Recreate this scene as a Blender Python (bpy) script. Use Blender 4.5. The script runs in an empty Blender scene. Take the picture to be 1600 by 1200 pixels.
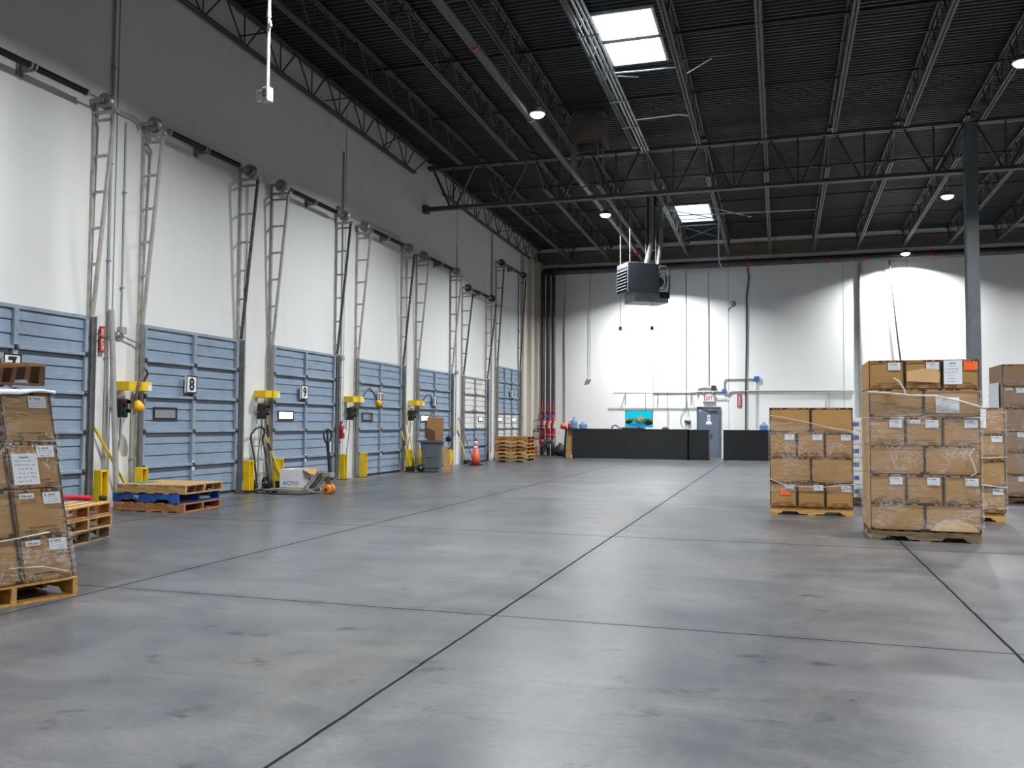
import bpy, math, random
from mathutils import Vector, Matrix, Euler
R = math.radians
rng = random.Random(7)
SC = bpy.context.scene
COL = SC.collection
PI = math.pi

# ---------------------------------------------------------------- materials
def lin(c):
    return tuple((x/255/12.92 if x/255 <= .04045 else ((x/255+.055)/1.055)**2.4) for x in c)+(1.0,)

class NT:
    def __init__(s, name):
        s.m = bpy.data.materials.new(name); s.m.use_nodes = True
        s.t = s.m.node_tree; s.n = s.t.nodes; s.n.clear()
        s.out = s.n.new('ShaderNodeOutputMaterial')
    def add(s, kind, **kw):
        n = s.n.new('ShaderNode'+kind)
        for k, v in kw.items():
            if k in n.inputs: n.inputs[k].default_value = v
            else: setattr(n, k, v)
        return n
    def link(s, a, b): s.t.links.new(a, b)
    def noise(s, vec, scale, detail=4, rough=.55):
        n = s.add('TexNoise'); n.inputs['Scale'].default_value = scale
        n.inputs['Detail'].default_value = detail; n.inputs['Roughness'].default_value = rough
        s.link(vec, n.inputs['Vector']); return n.outputs['Fac']
    def mapping(s, vec, scale=(1, 1, 1)):
        n = s.add('Mapping'); n.inputs['Scale'].default_value = scale; s.link(vec, n.inputs['Vector']); return n.outputs[0]
    def ramp(s, fac, a, b, ca=(0, 0, 0, 1), cb=(1, 1, 1, 1)):
        n = s.add('ValToRGB'); e = n.color_ramp.elements
        e[0].position = a; e[0].color = ca; e[1].position = b; e[1].color = cb
        s.link(fac, n.inputs[0]); return n.outputs[0]
    def mix(s, fac, a, b, blend='MIX'):
        n = s.add('MixRGB', blend_type=blend)
        for i, x in ((0, fac), (1, a), (2, b)):
            if hasattr(x, 'links'): s.link(x, n.inputs[i])
            else: n.inputs[i].default_value = x
        return n.outputs[0]
    def math(s, op, a, b=0.0):
        n = s.add('Math', operation=op)
        for i, x in ((0, a), (1, b)):
            if hasattr(x, 'links'): s.link(x, n.inputs[i])
            else: n.inputs[i].default_value = x
        return n.outputs[0]

MATS = {}
def M(name, rgb=(128, 128, 128), rough=.55, metal=0.0, var=.12, scale=6.0, stretch=(1, 1, 1), bump=0.0, dirt=None, dscale=2.0):
    """A painted, wooden, metal ... surface: base colour varied by noise, optional dirt patches and bump."""
    if name in MATS: return MATS[name]
    t = NT(name); p = t.add('BsdfPrincipled')
    tc = t.add('TexCoord').outputs['Object']
    vec = t.mapping(tc, stretch)
    c = lin(rgb)
    f = t.noise(vec, scale)
    lo = tuple(x*(1-var) for x in c[:3])+(1,); hi = tuple(min(1, x*(1+var)) for x in c[:3])+(1,)
    col = t.ramp(f, .3, .7, lo, hi)
    if dirt:
        d = t.ramp(t.noise(tc, dscale, 6, .65), .52, .72)
        col = t.mix(t.math('MULTIPLY', d, .6), col, lin(dirt))
    t.link(col, p.inputs['Base Color'])
    r = t.add('MapRange'); r.inputs[3].default_value = max(.03, rough-.1); r.inputs[4].default_value = min(1, rough+.1)
    t.link(f, r.inputs[0]); t.link(r.outputs[0], p.inputs['Roughness'])
    p.inputs['Metallic'].default_value = metal
    if bump:
        b = t.add('Bump'); b.inputs['Strength'].default_value = bump; b.inputs['Distance'].default_value = .004
        t.link(t.noise(vec, scale*5), b.inputs['Height']); t.link(b.outputs[0], p.inputs['Normal'])
    t.link(p.outputs[0], t.out.inputs[0]); MATS[name] = t.m
    return t.m

def emit(name, rgb, strength):
    if name in MATS: return MATS[name]
    t = NT(name); e = t.add('Emission'); e.inputs[0].default_value = lin(rgb); e.inputs[1].default_value = strength
    t.link(e.outputs[0], t.out.inputs[0]); MATS[name] = t.m; return t.m

def floor_material():
    t = NT('polished_concrete'); p = t.add('BsdfPrincipled')
    o = t.add('TexCoord').outputs['Object']
    sep = t.add('SeparateXYZ'); t.link(o, sep.inputs[0]); X, Y = sep.outputs[0], sep.outputs[1]
    wv = t.add('VectorMath', operation='ADD'); nz = t.add('TexNoise'); nz.inputs['Scale'].default_value = .6; nz.inputs['Detail'].default_value = 3
    t.link(o, nz.inputs['Vector']); t.link(o, wv.inputs[0]); t.link(nz.outputs['Color'], wv.inputs[1]); q = wv.outputs[0]
    rot = t.add('Mapping'); rot.inputs['Rotation'].default_value = (0, 0, .5); rot.inputs['Scale'].default_value = (.35, 1.8, 1); t.link(q, rot.inputs['Vector'])
    big = t.noise(q, .32, 6, .62); mid = t.noise(q, 1.3, 8, .7); fine = t.noise(o, 26, 5, .75)
    strk = t.noise(rot.outputs[0], 1.2, 8, .7); strk2 = t.noise(t.mapping(q, (2.2, .5, 1)), .9, 7, .65)
    col = t.ramp(big, .36, .64, lin((84, 88, 95)), lin((124, 124, 124)))
    col = t.mix(.5, col, t.ramp(mid, .38, .64, lin((82, 86, 93)), lin((132, 131, 129))))
    col = t.mix(t.math('MULTIPLY', t.ramp(strk, .5, .66), .5), col, lin((70, 73, 79)))
    col = t.mix(t.math('MULTIPLY', t.ramp(strk2, .53, .7), .42), col, lin((138, 136, 131)))
    col = t.mix(t.math('MULTIPLY', t.ramp(t.noise(q, .5, 5, .6), .52, .66), .32), col, lin((128, 120, 104)))
    col = t.mix(t.math('MULTIPLY', t.ramp(t.noise(q, .42, 5, .6), .55, .68), .3), col, lin((92, 100, 112)))
    col = t.mix(t.math('MULTIPLY', t.ramp(fine, .4, .64), .42), col, lin((78, 80, 84)))
    spots = t.ramp(t.noise(t.mapping(o, (1.0, 1.5, 1)), 1.9, 8, .75), .585, .64)
    col = t.mix(t.math('MULTIPLY', spots, .7), col, lin((46, 48, 54)))
    scuff = t.ramp(t.noise(t.mapping(rot.outputs[0], (1, 9, 1)), 2.4, 4, .6), .7, .76)
    col = t.mix(t.math('MULTIPLY', scuff, .35), col, lin((160, 158, 152)))
    # darker soft-edged band along the docks, worn green paint by the pits
    wob = t.math('MULTIPLY', t.math('SUBTRACT', t.noise(o, .8, 4), .5), 1.6)
    def band(axis, lo, hi, soft):
        a = t.add('MapRange'); a.inputs[1].default_value = lo-soft; a.inputs[2].default_value = lo+soft
        b = t.add('MapRange'); b.inputs[1].default_value = hi+soft; b.inputs[2].default_value = hi-soft
        t.link(axis, a.inputs[0]); t.link(axis, b.inputs[0]); return t.math('MULTIPLY', a.outputs[0], b.outputs[0])
    xw = t.math('ADD', X, wob)
    col = t.mix(t.math('MULTIPLY', band(xw, -9.3, -5.2, 1.3), .5), col, lin((62, 64, 68)))
    gr = t.math('MULTIPLY', band(t.math('ADD', X, t.math('MULTIPLY', wob, .35)), -9.75, -9.2, .12), t.ramp(t.noise(o, 1.1, 4, .6), .42, .6))
    col = t.mix(t.math('MULTIPLY', gr, .55), col, lin((43, 73, 59)))
    col = t.mix(t.math('MULTIPLY', band(t.math('ADD', X, t.math('MULTIPLY', wob, .2)), -10.6, -9.85, .1), .45), col, lin((130, 126, 119)))
    # saw-cut joints: a grid 3.38 m by 4.71 m
    jw = t.math('MULTIPLY', t.math('SUBTRACT', t.noise(o, 3.0, 3), .5), .02)
    def joint(axis, off, step, w):
        a = t.math('ADD', axis, -off+1000*step); a = t.math('ADD', a, jw)
        m = t.math('MODULO', a, step); m = t.math('ABSOLUTE', t.math('SUBTRACT', m, step/2))
        r = t.add('MapRange'); r.inputs[1].default_value = step/2-w*1.9; r.inputs[2].default_value = step/2-w*.7
        t.link(m, r.inputs[0]); return r.outputs[0]
    j = t.math('MAXIMUM', joint(X, -2.0, 3.38, .0085), joint(Y, 6.09, 4.71, .0065))
    halo = t.math('MULTIPLY', t.math('MAXIMUM', joint(X, -2.0, 3.38, .07), joint(Y, 6.09, 4.71, .06)), t.noise(o, 2.5, 4, .6))
    col = t.mix(t.math('MULTIPLY', halo, .5), col, lin((59, 60, 64)))
    col = t.mix(t.math('MULTIPLY', j, .85), col, lin((22, 22, 25)))
    col = t.mix(1.0, col, (.8, .8, .81, 1), 'MULTIPLY')
    t.link(col, p.inputs['Base Color'])
    rr = t.add('MapRange'); rr.inputs[3].default_value = .2; rr.inputs[4].default_value = .44
    t.link(t.mix(.5, mid, strk), rr.inputs[0]); t.link(t.math('MAXIMUM', rr.outputs[0], j), p.inputs['Roughness'])
    t.link(t.math('SUBTRACT', .5, t.math('MULTIPLY', j, .5)), p.inputs['Specular IOR Level'])
    b = t.add('Bump'); b.inputs['Strength'].default_value = .12; b.inputs['Distance'].default_value = .01
    t.link(t.math('SUBTRACT', t.math('ADD', fine, mid), t.math('MULTIPLY', j, 2)), b.inputs['Height']); t.link(b.outputs[0], p.inputs['Normal'])
    t.link(p.outputs[0], t.out.inputs[0]); return t.m

def wall_material(name, rgb, dirt, along):
    t = NT(name); p = t.add('BsdfPrincipled'); o = t.add('TexCoord').outputs['Object']
    sep = t.add('SeparateXYZ'); t.link(o, sep.inputs[0]); Z = sep.outputs[2]
    c = lin(rgb); d = lin(dirt)
    sc = (1, .15, 1) if along == 'flat' else (1.2, 1.2, .16)
    st = t.noise(t.mapping(o, sc), 3.2, 6, .65); bl = t.noise(o, .5, 5, .6); fi = t.noise(o, 14, 5, .7)
    col = t.mix(t.math('MULTIPLY', t.ramp(st, .48, .75), .1), c, d)
    col = t.mix(t.math('MULTIPLY', t.ramp(bl, .45, .75), .16), col, tuple(x*.8 for x in c[:3])+(1,))
    low = t.add('MapRange'); low.inputs[1].default_value = 1.5; low.inputs[2].default_value = 0
    t.link(Z, low.inputs[0])
    sc2 = t.math('MULTIPLY', t.math('MULTIPLY', low.outputs[0], t.ramp(t.noise(o, 3.5, 6, .7), .5, .7)), .5)
    col = t.mix(sc2, col, lin((120, 116, 110)))
    t.link(col, p.inputs['Base Color']); p.inputs['Roughness'].default_value = .6
    b = t.add('Bump'); b.inputs['Strength'].default_value = .15; b.inputs['Distance'].default_value = .006
    t.link(fi, b.inputs['Height']); t.link(b.outputs[0], p.inputs['Normal'])
    t.link(p.outputs[0], t.out.inputs[0]); return t.m

def wood(name, rgb, dark):
    t = NT(name); p = t.add('BsdfPrincipled'); o = t.add('TexCoord').outputs['Object']
    g = t.noise(t.mapping(o, (2, 14, 14)), 2.2, 6, .6); k = t.noise(o, 3.0, 4, .6)
    col = t.ramp(g, .3, .7, lin(dark), lin(rgb))
    col = t.mix(t.math('MULTIPLY', t.ramp(k, .5, .72), .5), col, lin(dark))
    t.link(col, p.inputs['Base Color']); p.inputs['Roughness'].default_value = .75
    b = t.add('Bump'); b.inputs['Strength'].default_value = .3; b.inputs['Distance'].default_value = .003
    t.link(g, b.inputs['Height']); t.link(b.outputs[0], p.inputs['Normal'])
    t.link(p.outputs[0], t.out.inputs[0]); return t.m

def wrap_material(name, veil, sx=(1, 1, 1)):
    t = NT(name); o = t.add('TexCoord').outputs['Object']
    tr = t.add('BsdfTransparent'); tr.inputs[0].default_value = (.97, .97, .97, 1)
    gl = t.add('BsdfGlossy'); gl.inputs['Roughness'].default_value = .1; gl.inputs[0].default_value = (1, 1, 1, 1)
    df = t.add('BsdfDiffuse'); df.inputs[0].default_value = (.85, .86, .87, 1)
    w1 = t.noise(t.mapping(o, sx), 7, 5, .65); w2 = t.noise(t.mapping(o, (sx[0]*2, sx[1]*2, sx[2]*5)), 9, 4, .6)
    b = t.add('Bump'); b.inputs['Strength'].default_value = 1.0; b.inputs['Distance'].default_value = .03
    t.link(t.math('ADD', w1, t.math('MULTIPLY', w2, .6)), b.inputs['Height']); t.link(b.outputs[0], gl.inputs['Normal'])
    m1 = t.add('MixShader'); m2 = t.add('MixShader')
    fac = t.ramp(t.noise(o, 2.2, 4, .6), .35, .72, (.01, .01, .01, 1), (.085, .085, .085, 1))
    t.link(fac, m1.inputs[0]); t.link(tr.outputs[0], m1.inputs[1]); t.link(gl.outputs[0], m1.inputs[2])
    w3 = t.noise(t.mapping(o, (sx[0]*.7, sx[1]*.7, sx[2]*2.4)), 4.5, 6, .7)
    ridge = t.ramp(t.math('ABSOLUTE', t.math('SUBTRACT', w3, .5)), .0, .022, (1, 1, 1, 1), (0, 0, 0, 1))
    ridge2 = t.ramp(t.math('ABSOLUTE', t.math('SUBTRACT', t.noise(o, 13, 5, .65), .5)), .0, .02, (1, 1, 1, 1), (0, 0, 0, 1))
    mask = t.ramp(t.noise(o, 2.6, 3, .5), .46, .66); mask2 = t.ramp(t.noise(o, 1.7, 3, .5), .42, .68)
    v = t.math('ADD', t.math('MULTIPLY', ridge, mask2), t.math('MULTIPLY', ridge2, mask))  # white crinkle lines: folded film plus painted-in wrinkle highlights
    v = t.math('MULTIPLY', t.math('ADD', v, .03), veil); v = t.math('MINIMUM', v, .85)
    t.link(v, m2.inputs[0]); t.link(m1.outputs[0], m2.inputs[1]); t.link(df.outputs[0], m2.inputs[2])
    t.link(m2.outputs[0], t.out.inputs[0]); return t.m

def clear_mat(name, rgb, amount):
    t = NT(name); tr = t.add('BsdfTransparent'); tr.inputs[0].default_value = lin(rgb)
    p = t.add('BsdfPrincipled'); p.inputs['Base Color'].default_value = lin(rgb); p.inputs['Roughness'].default_value = .15
    m = t.add('MixShader'); m.inputs[0].default_value = amount
    o = t.add('TexCoord').outputs['Object']; f = t.ramp(t.noise(o, 9, 3), .3, .7, (amount*.7,)*3+(1,), (min(1, amount*1.3),)*3+(1,))
    t.link(f, m.inputs[0]); t.link(tr.outputs[0], m.inputs[1]); t.link(p.outputs[0], m.inputs[2]); t.link(m.outputs[0], t.out.inputs[0]); return t.m

FLOOR = floor_material()
WALLW = wall_material('white_painted_concrete', (226, 226, 224), (176, 172, 164), 'v')
WALLF = wall_material('white_painted_block', (245, 244, 242), (222, 219, 214), 'v')
WALLG = wall_material('grey_painted_block', (112, 110, 106), (90, 88, 84), 'v')  # for the unseen walls, darkened to cut bounce light on the upper dock wall
BEIGE = wall_material('beige_painted_column', (206, 198, 184), (160, 150, 136), 'v')
DECK = M('dark_steel_deck', (46, 48, 50), .5, .3, .15, 3)
JOIST = M('dark_joist_paint', (82, 80, 77), .5, .25, .15, 4)
GIRD = M('dark_girder_paint', (76, 75, 73), .5, .25, .15, 4)
BRIDGE = M('black_bridging_paint', (38, 38, 38), .6)
COLM = M('grey_column_paint', (104, 110, 114), .5, .1, .12, 3, dirt=(80, 80, 78))
BLUE = M('blue_door_paint', (135, 152, 171), .5, 0, .06, 3, (1, 1, 4), dirt=(122, 134, 148))
CREAM = M('cream_door_paint', (214, 212, 204), .5, 0, .06, 3, (1, 1, 4), dirt=(176, 172, 160))
STILE = M('pale_blue_steel', (152, 164, 176), .45, .3, .12, 5, dirt=(110, 116, 122))
STEEL = M('galvanised_steel', (150, 152, 154), .4, .7, .18, 6)
TRACK = M('weathered_track_steel', (176, 172, 164), .5, .2, .18, 8, dirt=(96, 90, 82), dscale=5)
DTRACK = M('dark_greased_steel', (70, 70, 72), .45, .5, .4, 14, dirt=(150, 148, 144), dscale=9)
SPRING = M('black_oiled_spring', (34, 34, 36), .4, .5, .3, 12)
BLACK = M('black_rubber', (30, 31, 33), .6, 0, .2, 6)
BLACKP = M('black_painted_panel', (32, 34, 37), .55, 0, .18, 4, bump=.2)
YEL = M('yellow_safety_paint', (232, 196, 16), .5, 0, .1, 4, dirt=(140, 118, 40), dscale=4)
AMBER = M('amber_yellow_plastic', (236, 172, 20), .4, 0, .1, 5)
RED = M('red_paint', (178, 30, 38), .4, 0, .15, 6, dirt=(110, 22, 28))
WHITE = M('white_plastic', (232, 232, 232), .4, 0, .04, 6)
PAPER = M('white_paper_label', (226, 230, 236), .6, 0, .04, 8)
INK = M('black_ink', (24, 22, 21), .7, 0, .2, 20)
GREYINK = M('grey_ink', (120, 126, 136), .7, 0, .15, 20)
GREEN = M('green_ink', (40, 150, 100), .6, 0, .1, 9)
BLUEINK = M('blue_ink', (52, 104, 178), .6, 0, .1, 9)
ORANGE = M('fluorescent_orange_paper', (255, 108, 44), .6, 0, .05, 9)
KRAFT = M('kraft_cardboard', (168, 128, 76), .75, 0, .07, 5, (1, 1, 3), bump=.15)
KRAFT2 = M('greyer_cardboard', (150, 122, 94), .75, 0, .07, 5, (1, 1, 3), bump=.15)
KRAFTB = M('orange_brown_board_edge', (150, 110, 58), .75, 0, .15, 9)
KRAFTL = M('light_torn_cardboard', (208, 170, 118), .75, 0, .08, 6, bump=.2)
CONDUIT = M('grey_conduit', (168, 168, 166), .45, .3, .1, 7)
DPIPE = M('dark_iron_pipe', (72, 74, 76), .45, .4, .18, 4, dirt=(100, 98, 96))
HEATG = M('slate_heater_paint', (92, 97, 104), .4, .2, .06, 4)
HEATL = M('bare_sheet_metal', (176, 180, 182), .4, .4, .12, 4)
RUST = M('rusty_sheet_metal', (104, 100, 97), .6, .2, .25, 5, (6, 6, .5), dirt=(112, 66, 36), dscale=1.6)
SILVER = M('bright_galvanised_flue', (196, 197, 196), .3, .8, .12, 7)
WOODA = wood('pallet_pine', (206, 168, 114), (150, 112, 68))
WOODB = wood('pallet_grey_oak', (168, 148, 118), (110, 92, 70))
WOODC = wood('pallet_reddish', (190, 132, 78), (122, 78, 44))
WOODD = wood('pallet_yellow_pine', (216, 172, 100), (170, 122, 62))
WBLUE = M('blue_pallet_paint', (40, 92, 176), .6, 0, .2, 6, dirt=(28, 52, 96), dscale=5)
OSB = wood('plywood_edge', (222, 178, 112), (186, 136, 78))
WRAPA = wrap_material('clear_stretch_film', .62, (1, 1, 2.2))
WRAPB = wrap_material('cloudy_stretch_film', .6, (1, 1, 2.5))
GREYBIN = M('grey_bin_plastic', (92, 98, 106), .5, 0, .08, 4)
CONEO = M('orange_cone_rubber', (226, 84, 52), .5, 0, .1, 5, dirt=(170, 66, 46))
DARKGLASS = M('wired_grey_glass', (132, 134, 138), .2, 0, .1, 30, (1, 1, 1))
LITPANE = emit('daylit_window_pane', (226, 238, 255), 9)
DOORB = M('slate_blue_door_paint', (108, 118, 136), .45, .1, .06, 4)
DOORF = M('slate_frame_paint', (92, 102, 116), .45, .1, .06, 4)
LENS = emit('lamp_lens', (240, 247, 255), 9)
LAMP_W, LAMP_SPREAD = 670, 147
WHITEBOX = M('white_carton_board', (224, 226, 230), .65, 0, .05, 5)
JACK = M('worn_pallet_jack_paint', (160, 152, 140), .5, .2, .2, 6, dirt=(88, 80, 70), dscale=7)
PINK = M('red_plastic_film', (206, 34, 60), .35, 0, .1, 6)
DCLAD = M('dark_stained_board', (86, 62, 40), .8, 0, .3, 6)

# ---------------------------------------------------------------- mesh builder
TXT = {}
def text_geo(s):
    if s not in TXT:
        cu = bpy.data.curves.new('lettering', 'FONT'); cu.body = s; cu.resolution_u = 2; cu.offset = .04 if len(s) <= 2 else .012
        ob = bpy.data.objects.new('lettering', cu); COL.objects.link(ob)
        me = bpy.data.meshes.new_from_object(ob.evaluated_get(bpy.context.evaluated_depsgraph_get()))
        vs = [v.co.copy() for v in me.vertices]; fs = [tuple(p.vertices) for p in me.polygons]
        bpy.data.objects.remove(ob); bpy.data.curves.remove(cu); bpy.data.meshes.remove(me)
        xs = [v.x for v in vs] or [0]; ys = [v.y for v in vs] or [0]
        TXT[s] = (vs, fs, min(xs), max(xs), min(ys), max(ys))
    return TXT[s]

class MB:
    def __init__(s): s.v = []; s.f = []; s.m = []; s.s = []; s.T = Matrix()
    def add(s, vs, fs, m=0, smooth=False):
        b = len(s.v); s.v += [s.T @ Vector(v) for v in vs]
        for f in fs: s.f.append(tuple(b+i for i in f)); s.m.append(m); s.s.append(smooth)
        return s
    def bx(s, x0, x1, y0, y1, z0, z1, m=0):
        return s.add([(x0, y0, z0), (x1, y0, z0), (x1, y1, z0), (x0, y1, z0), (x0, y0, z1), (x1, y0, z1), (x1, y1, z1), (x0, y1, z1)],
                     [(0, 3, 2, 1), (4, 5, 6, 7), (0, 1, 5, 4), (1, 2, 6, 5), (2, 3, 7, 6), (3, 0, 4, 7)], m)
    def bar(s, a, b, w, h, m=0, up=(0, 0, 1)):
        a = Vector(a); b = Vector(b); d = (b-a).normalized(); up = Vector(up)
        if abs(d.dot(up)) > .98: up = Vector((1, 0, 0)) if abs(d.x) < .9 else Vector((0, 1, 0))
        r = d.cross(up).normalized(); u = r.cross(d)
        vs = [p+r*i*w/2+u*j*h/2 for p in (a, b) for i, j in ((-1, -1), (1, -1), (1, 1), (-1, 1))]
        return s.add(vs, [(0, 1, 2, 3), (7, 6, 5, 4), (0, 4, 5, 1), (1, 5, 6, 2), (2, 6, 7, 3), (3, 7, 4, 0)], m)
    def tube(s, pts, r, n=8, m=0, caps=True, r2=None):
        pts = [Vector(p) for p in pts]; k = len(pts); vs = []; fs = []
        d0 = (pts[1]-pts[0]).normalized(); up = Vector((0, 0, 1)) if abs(d0.z) < .9 else Vector((1, 0, 0))
        nr = d0.cross(up).normalized()
        for i, p in enumerate(pts):
            d = ((pts[min(i+1, k-1)]-p).normalized()+(p-pts[max(i-1, 0)]).normalized())
            d = d.normalized() if d.length > 1e-6 else d0
            nr = (nr-d*nr.dot(d)).normalized(); bn = d.cross(nr)
            rr = r if r2 is None else r+(r2-r)*i/(k-1)
            vs += [p+(nr*math.cos(2*PI*j/n)+bn*math.sin(2*PI*j/n))*rr for j in range(n)]
        for i in range(k-1):
            for j in range(n): fs.append((i*n+j, i*n+(j+1) % n, (i+1)*n+(j+1) % n, (i+1)*n+j))
        s.add(vs, fs, m, True)
        if caps: s.add(vs[:n], [tuple(range(n))[::-1]], m); s.add(vs[-n:], [tuple(range(n))], m)
        return s
    def lathe(s, prof, c=(0, 0, 0), axis=(0, 0, 1), n=20, m=0, smooth=True):
        ax = Vector(axis).normalized(); q = Vector((0, 0, 1)).rotation_difference(ax).to_matrix(); c = Vector(c); vs = []; fs = []
        for r, z in prof: vs += [c+q @ Vector((r*math.cos(2*PI*j/n), r*math.sin(2*PI*j/n), z)) for j in range(n)]
        for i in range(len(prof)-1):
            for j in range(n): fs.append((i*n+j, i*n+(j+1) % n, (i+1)*n+(j+1) % n, (i+1)*n+j))
        fs.append(tuple(range(n))[::-1]); fs.append(tuple((len(prof)-1)*n+j for j in range(n)))
        return s.add(vs, fs, m, smooth)
    def prism(s, poly, a, b, axis='y', m=0):
        n = len(poly)
        def P(p, t): return (p[0], t, p[1]) if axis == 'y' else (t, p[0], p[1]) if axis == 'x' else (p[0], p[1], t)
        vs = [P(p, a) for p in poly]+[P(p, b) for p in poly]
        return s.add(vs, [tuple(range(n)), tuple(range(n, 2*n))[::-1]]+[(i, n+i, n+(i+1) % n, (i+1) % n) for i in range(n)], m)
    def text(s, t, o, xd, yd, h, m=0, w=None, center=True, th=.0006):
        vs, fs, x0, x1, y0, y1 = text_geo(t); o = Vector(o); xd = Vector(xd).normalized(); yd = Vector(yd).normalized()
        k = h/max(.01, y1-y0); kx = k if w is None else w/max(.01, x1-x0); cx = (x0+x1)/2 if center else x0
        return s.add([o+xd*(v.x-cx)*kx+yd*(v.y-y0)*k for v in vs], fs, m)
    def plate(s, o, xd, yd, w, h, th, m=0):
        o = Vector(o); xd = Vector(xd).normalized(); yd = Vector(yd).normalized(); nd = xd.cross(yd)
        c = [o, o+xd*w, o+xd*w+yd*h, o+yd*h]
        return s.add(c+[p+nd*th for p in c], [(0, 3, 2, 1), (4, 5, 6, 7), (0, 1, 5, 4), (1, 2, 6, 5), (2, 3, 7, 6), (3, 0, 4, 7)], m)
    def build(s, name, mats, parent=None, loc=(0, 0, 0), rot=(0, 0, 0), bevel=0):
        me = bpy.data.meshes.new(name); me.from_pydata([tuple(v) for v in s.v], [], s.f)
        for m in (mats if isinstance(mats, (list, tuple)) else [mats]): me.materials.append(m)
        me.polygons.foreach_set('material_index', s.m); me.polygons.foreach_set('use_smooth', s.s); me.update()
        o = bpy.data.objects.new(name, me); COL.objects.link(o); o.location = loc; o.rotation_euler = rot
        if parent: o.parent = parent
        if bevel:
            b = o.modifiers.new('edge', 'BEVEL'); b.width = bevel; b.segments = 2; b.limit_method = 'ANGLE'
        return o

LABELS = {}
def tag(o, label, cat, group=None, kind=None):
    o['label'] = label; o['category'] = cat
    if group: o['group'] = group
    if kind: o['kind'] = kind
    return o
def thing(name, label, cat, loc=(0, 0, 0), rz=0, group=None, kind=None, rot=None):
    o = bpy.data.objects.new(name, None); COL.objects.link(o); o.empty_display_size = .1
    o.location = loc; o.rotation_euler = rot or (0, 0, rz)
    return tag(o, label, cat, group, kind)
def arc(c, r, a0, a1, n, plane='xz'):
    out = []
    for i in range(n+1):
        a = R(a0+(a1-a0)*i/n); u, w = r*math.cos(a), r*math.sin(a)
        out.append((c[0]+u, c[1], c[2]+w) if plane == 'xz' else (c[0], c[1]+u, c[2]+w) if plane == 'yz' else (c[0]+u, c[1]+w, c[2]))
    return out
ORD = ['first', 'second', 'third', 'fourth', 'fifth', 'sixth', 'seventh', 'eighth', 'ninth', 'tenth', 'eleventh', 'twelfth', 'thirteenth', 'fourteenth']

# ---------------------------------------------------------------- room
WX, FY, RX, BY = -10.45, 37.7, 18.0, -5.0
def deckz(y): return 10.05-.021*y
def botz(y): return 9.30-.021*y
tag(MB().bx(WX-.2, RX+.2, BY-.2, FY+.2, -.2, 0).build('floor', FLOOR), 'worn grey polished concrete warehouse floor with saw-cut joints', 'floor', kind='structure')
wl = tag(MB().bx(WX-.2, WX, BY-.2, FY+.2, 0, 10.6).build('wall_left', WALLW), 'tall white concrete wall holding the dock doors', 'wall', kind='structure')
for y in (11.64, 19.57, 27.5, 31.25): MB().bx(WX, WX+.004, y-.012, y+.012, 0, 9.4).build('panel_joint', GREYINK, wl)
wf = tag(MB().bx(WX, RX+.2, FY, FY+.2, 0, 10.6).build('wall_far', WALLF), 'white end wall behind the black counters', 'wall', kind='structure')
for x in (-9.14, -3.78, -2.03, 2.52, 4.92): MB().bx(x-.007, x+.007, FY-.004, FY, 0, 8.6).build('panel_joint', GREYINK, wf)
tag(MB().bx(RX, RX+.2, BY-.2, FY, 0, 10.6).build('wall_right', WALLG), 'grey wall on the far right side of the warehouse', 'wall', kind='structure')
tag(MB().bx(WX, RX, BY-.2, BY, 0, 10.6).build('wall_back', WALLG), 'grey wall behind the viewer', 'wall', kind='structure')

SKY = ((-3.58, -2.38, 16.95, 19.5), (-3.62, -2.4, 31.7, 34.3))
def deck():
    mb = MB()
    def strip(x0, x1, y0, y1):
        pts = []; y = y0; P = .15
        while y < y1-.001:
            for dy, dz in ((0, 0), (.045, 0), (.06, .04), (.135, .04)):
                if y+dy <= y1: pts.append((y+dy, deckz(y+dy)+dz))
            y += P
        pts.append((y1, deckz(y1)))
        vs = [(x0, a, b) for a, b in pts]+[(x1, a, b) for a, b in pts]; n = len(pts)
        mb.add(vs, [(i, n+i, n+i+1, i+1) for i in range(n-1)])
    strip(WX, -3.62, BY, FY); strip(-2.38, RX, BY, FY)
    a, b = SKY
    strip(-3.62, -2.38, BY, a[2]); strip(-3.62, -2.38, a[3], b[2]); strip(-3.62, -2.38, b[3], FY)
    mb.bx(-3.62, a[0], a[2], a[3], deckz(18), deckz(18)+.02)
    return mb.build('ceiling', DECK)
tag(deck(), 'dark corrugated steel roof deck', 'ceiling', kind='structure')

for i, (x0, x1, y0, y1) in enumerate(SKY):
    z = deckz((y0+y1)/2)
    t = thing('window_%d' % (i+1), ['bright rectangular skylight nearer the viewer', 'bright rectangular skylight beyond the girder'][i], 'skylight', ((x0+x1)/2, (y0+y1)/2, z), kind='structure')
    w, l = (x1-x0)/2, (y1-y0)/2
    cb = MB()
    for a in ((-w-.05, -w, -l-.05, l+.05), (w, w+.05, -l-.05, l+.05), (-w, w, -l-.05, -l), (-w, w, l, l+.05)): cb.bx(*a, -.03, .32)
    cb.build('curb', M('white_skylight_curb', (206, 210, 214), .5), t)
    MB().bx(-w, w, -l, l, .26, .27).build('dome', clear_mat('frosted_acrylic', (250, 252, 255), .12), t)

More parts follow.
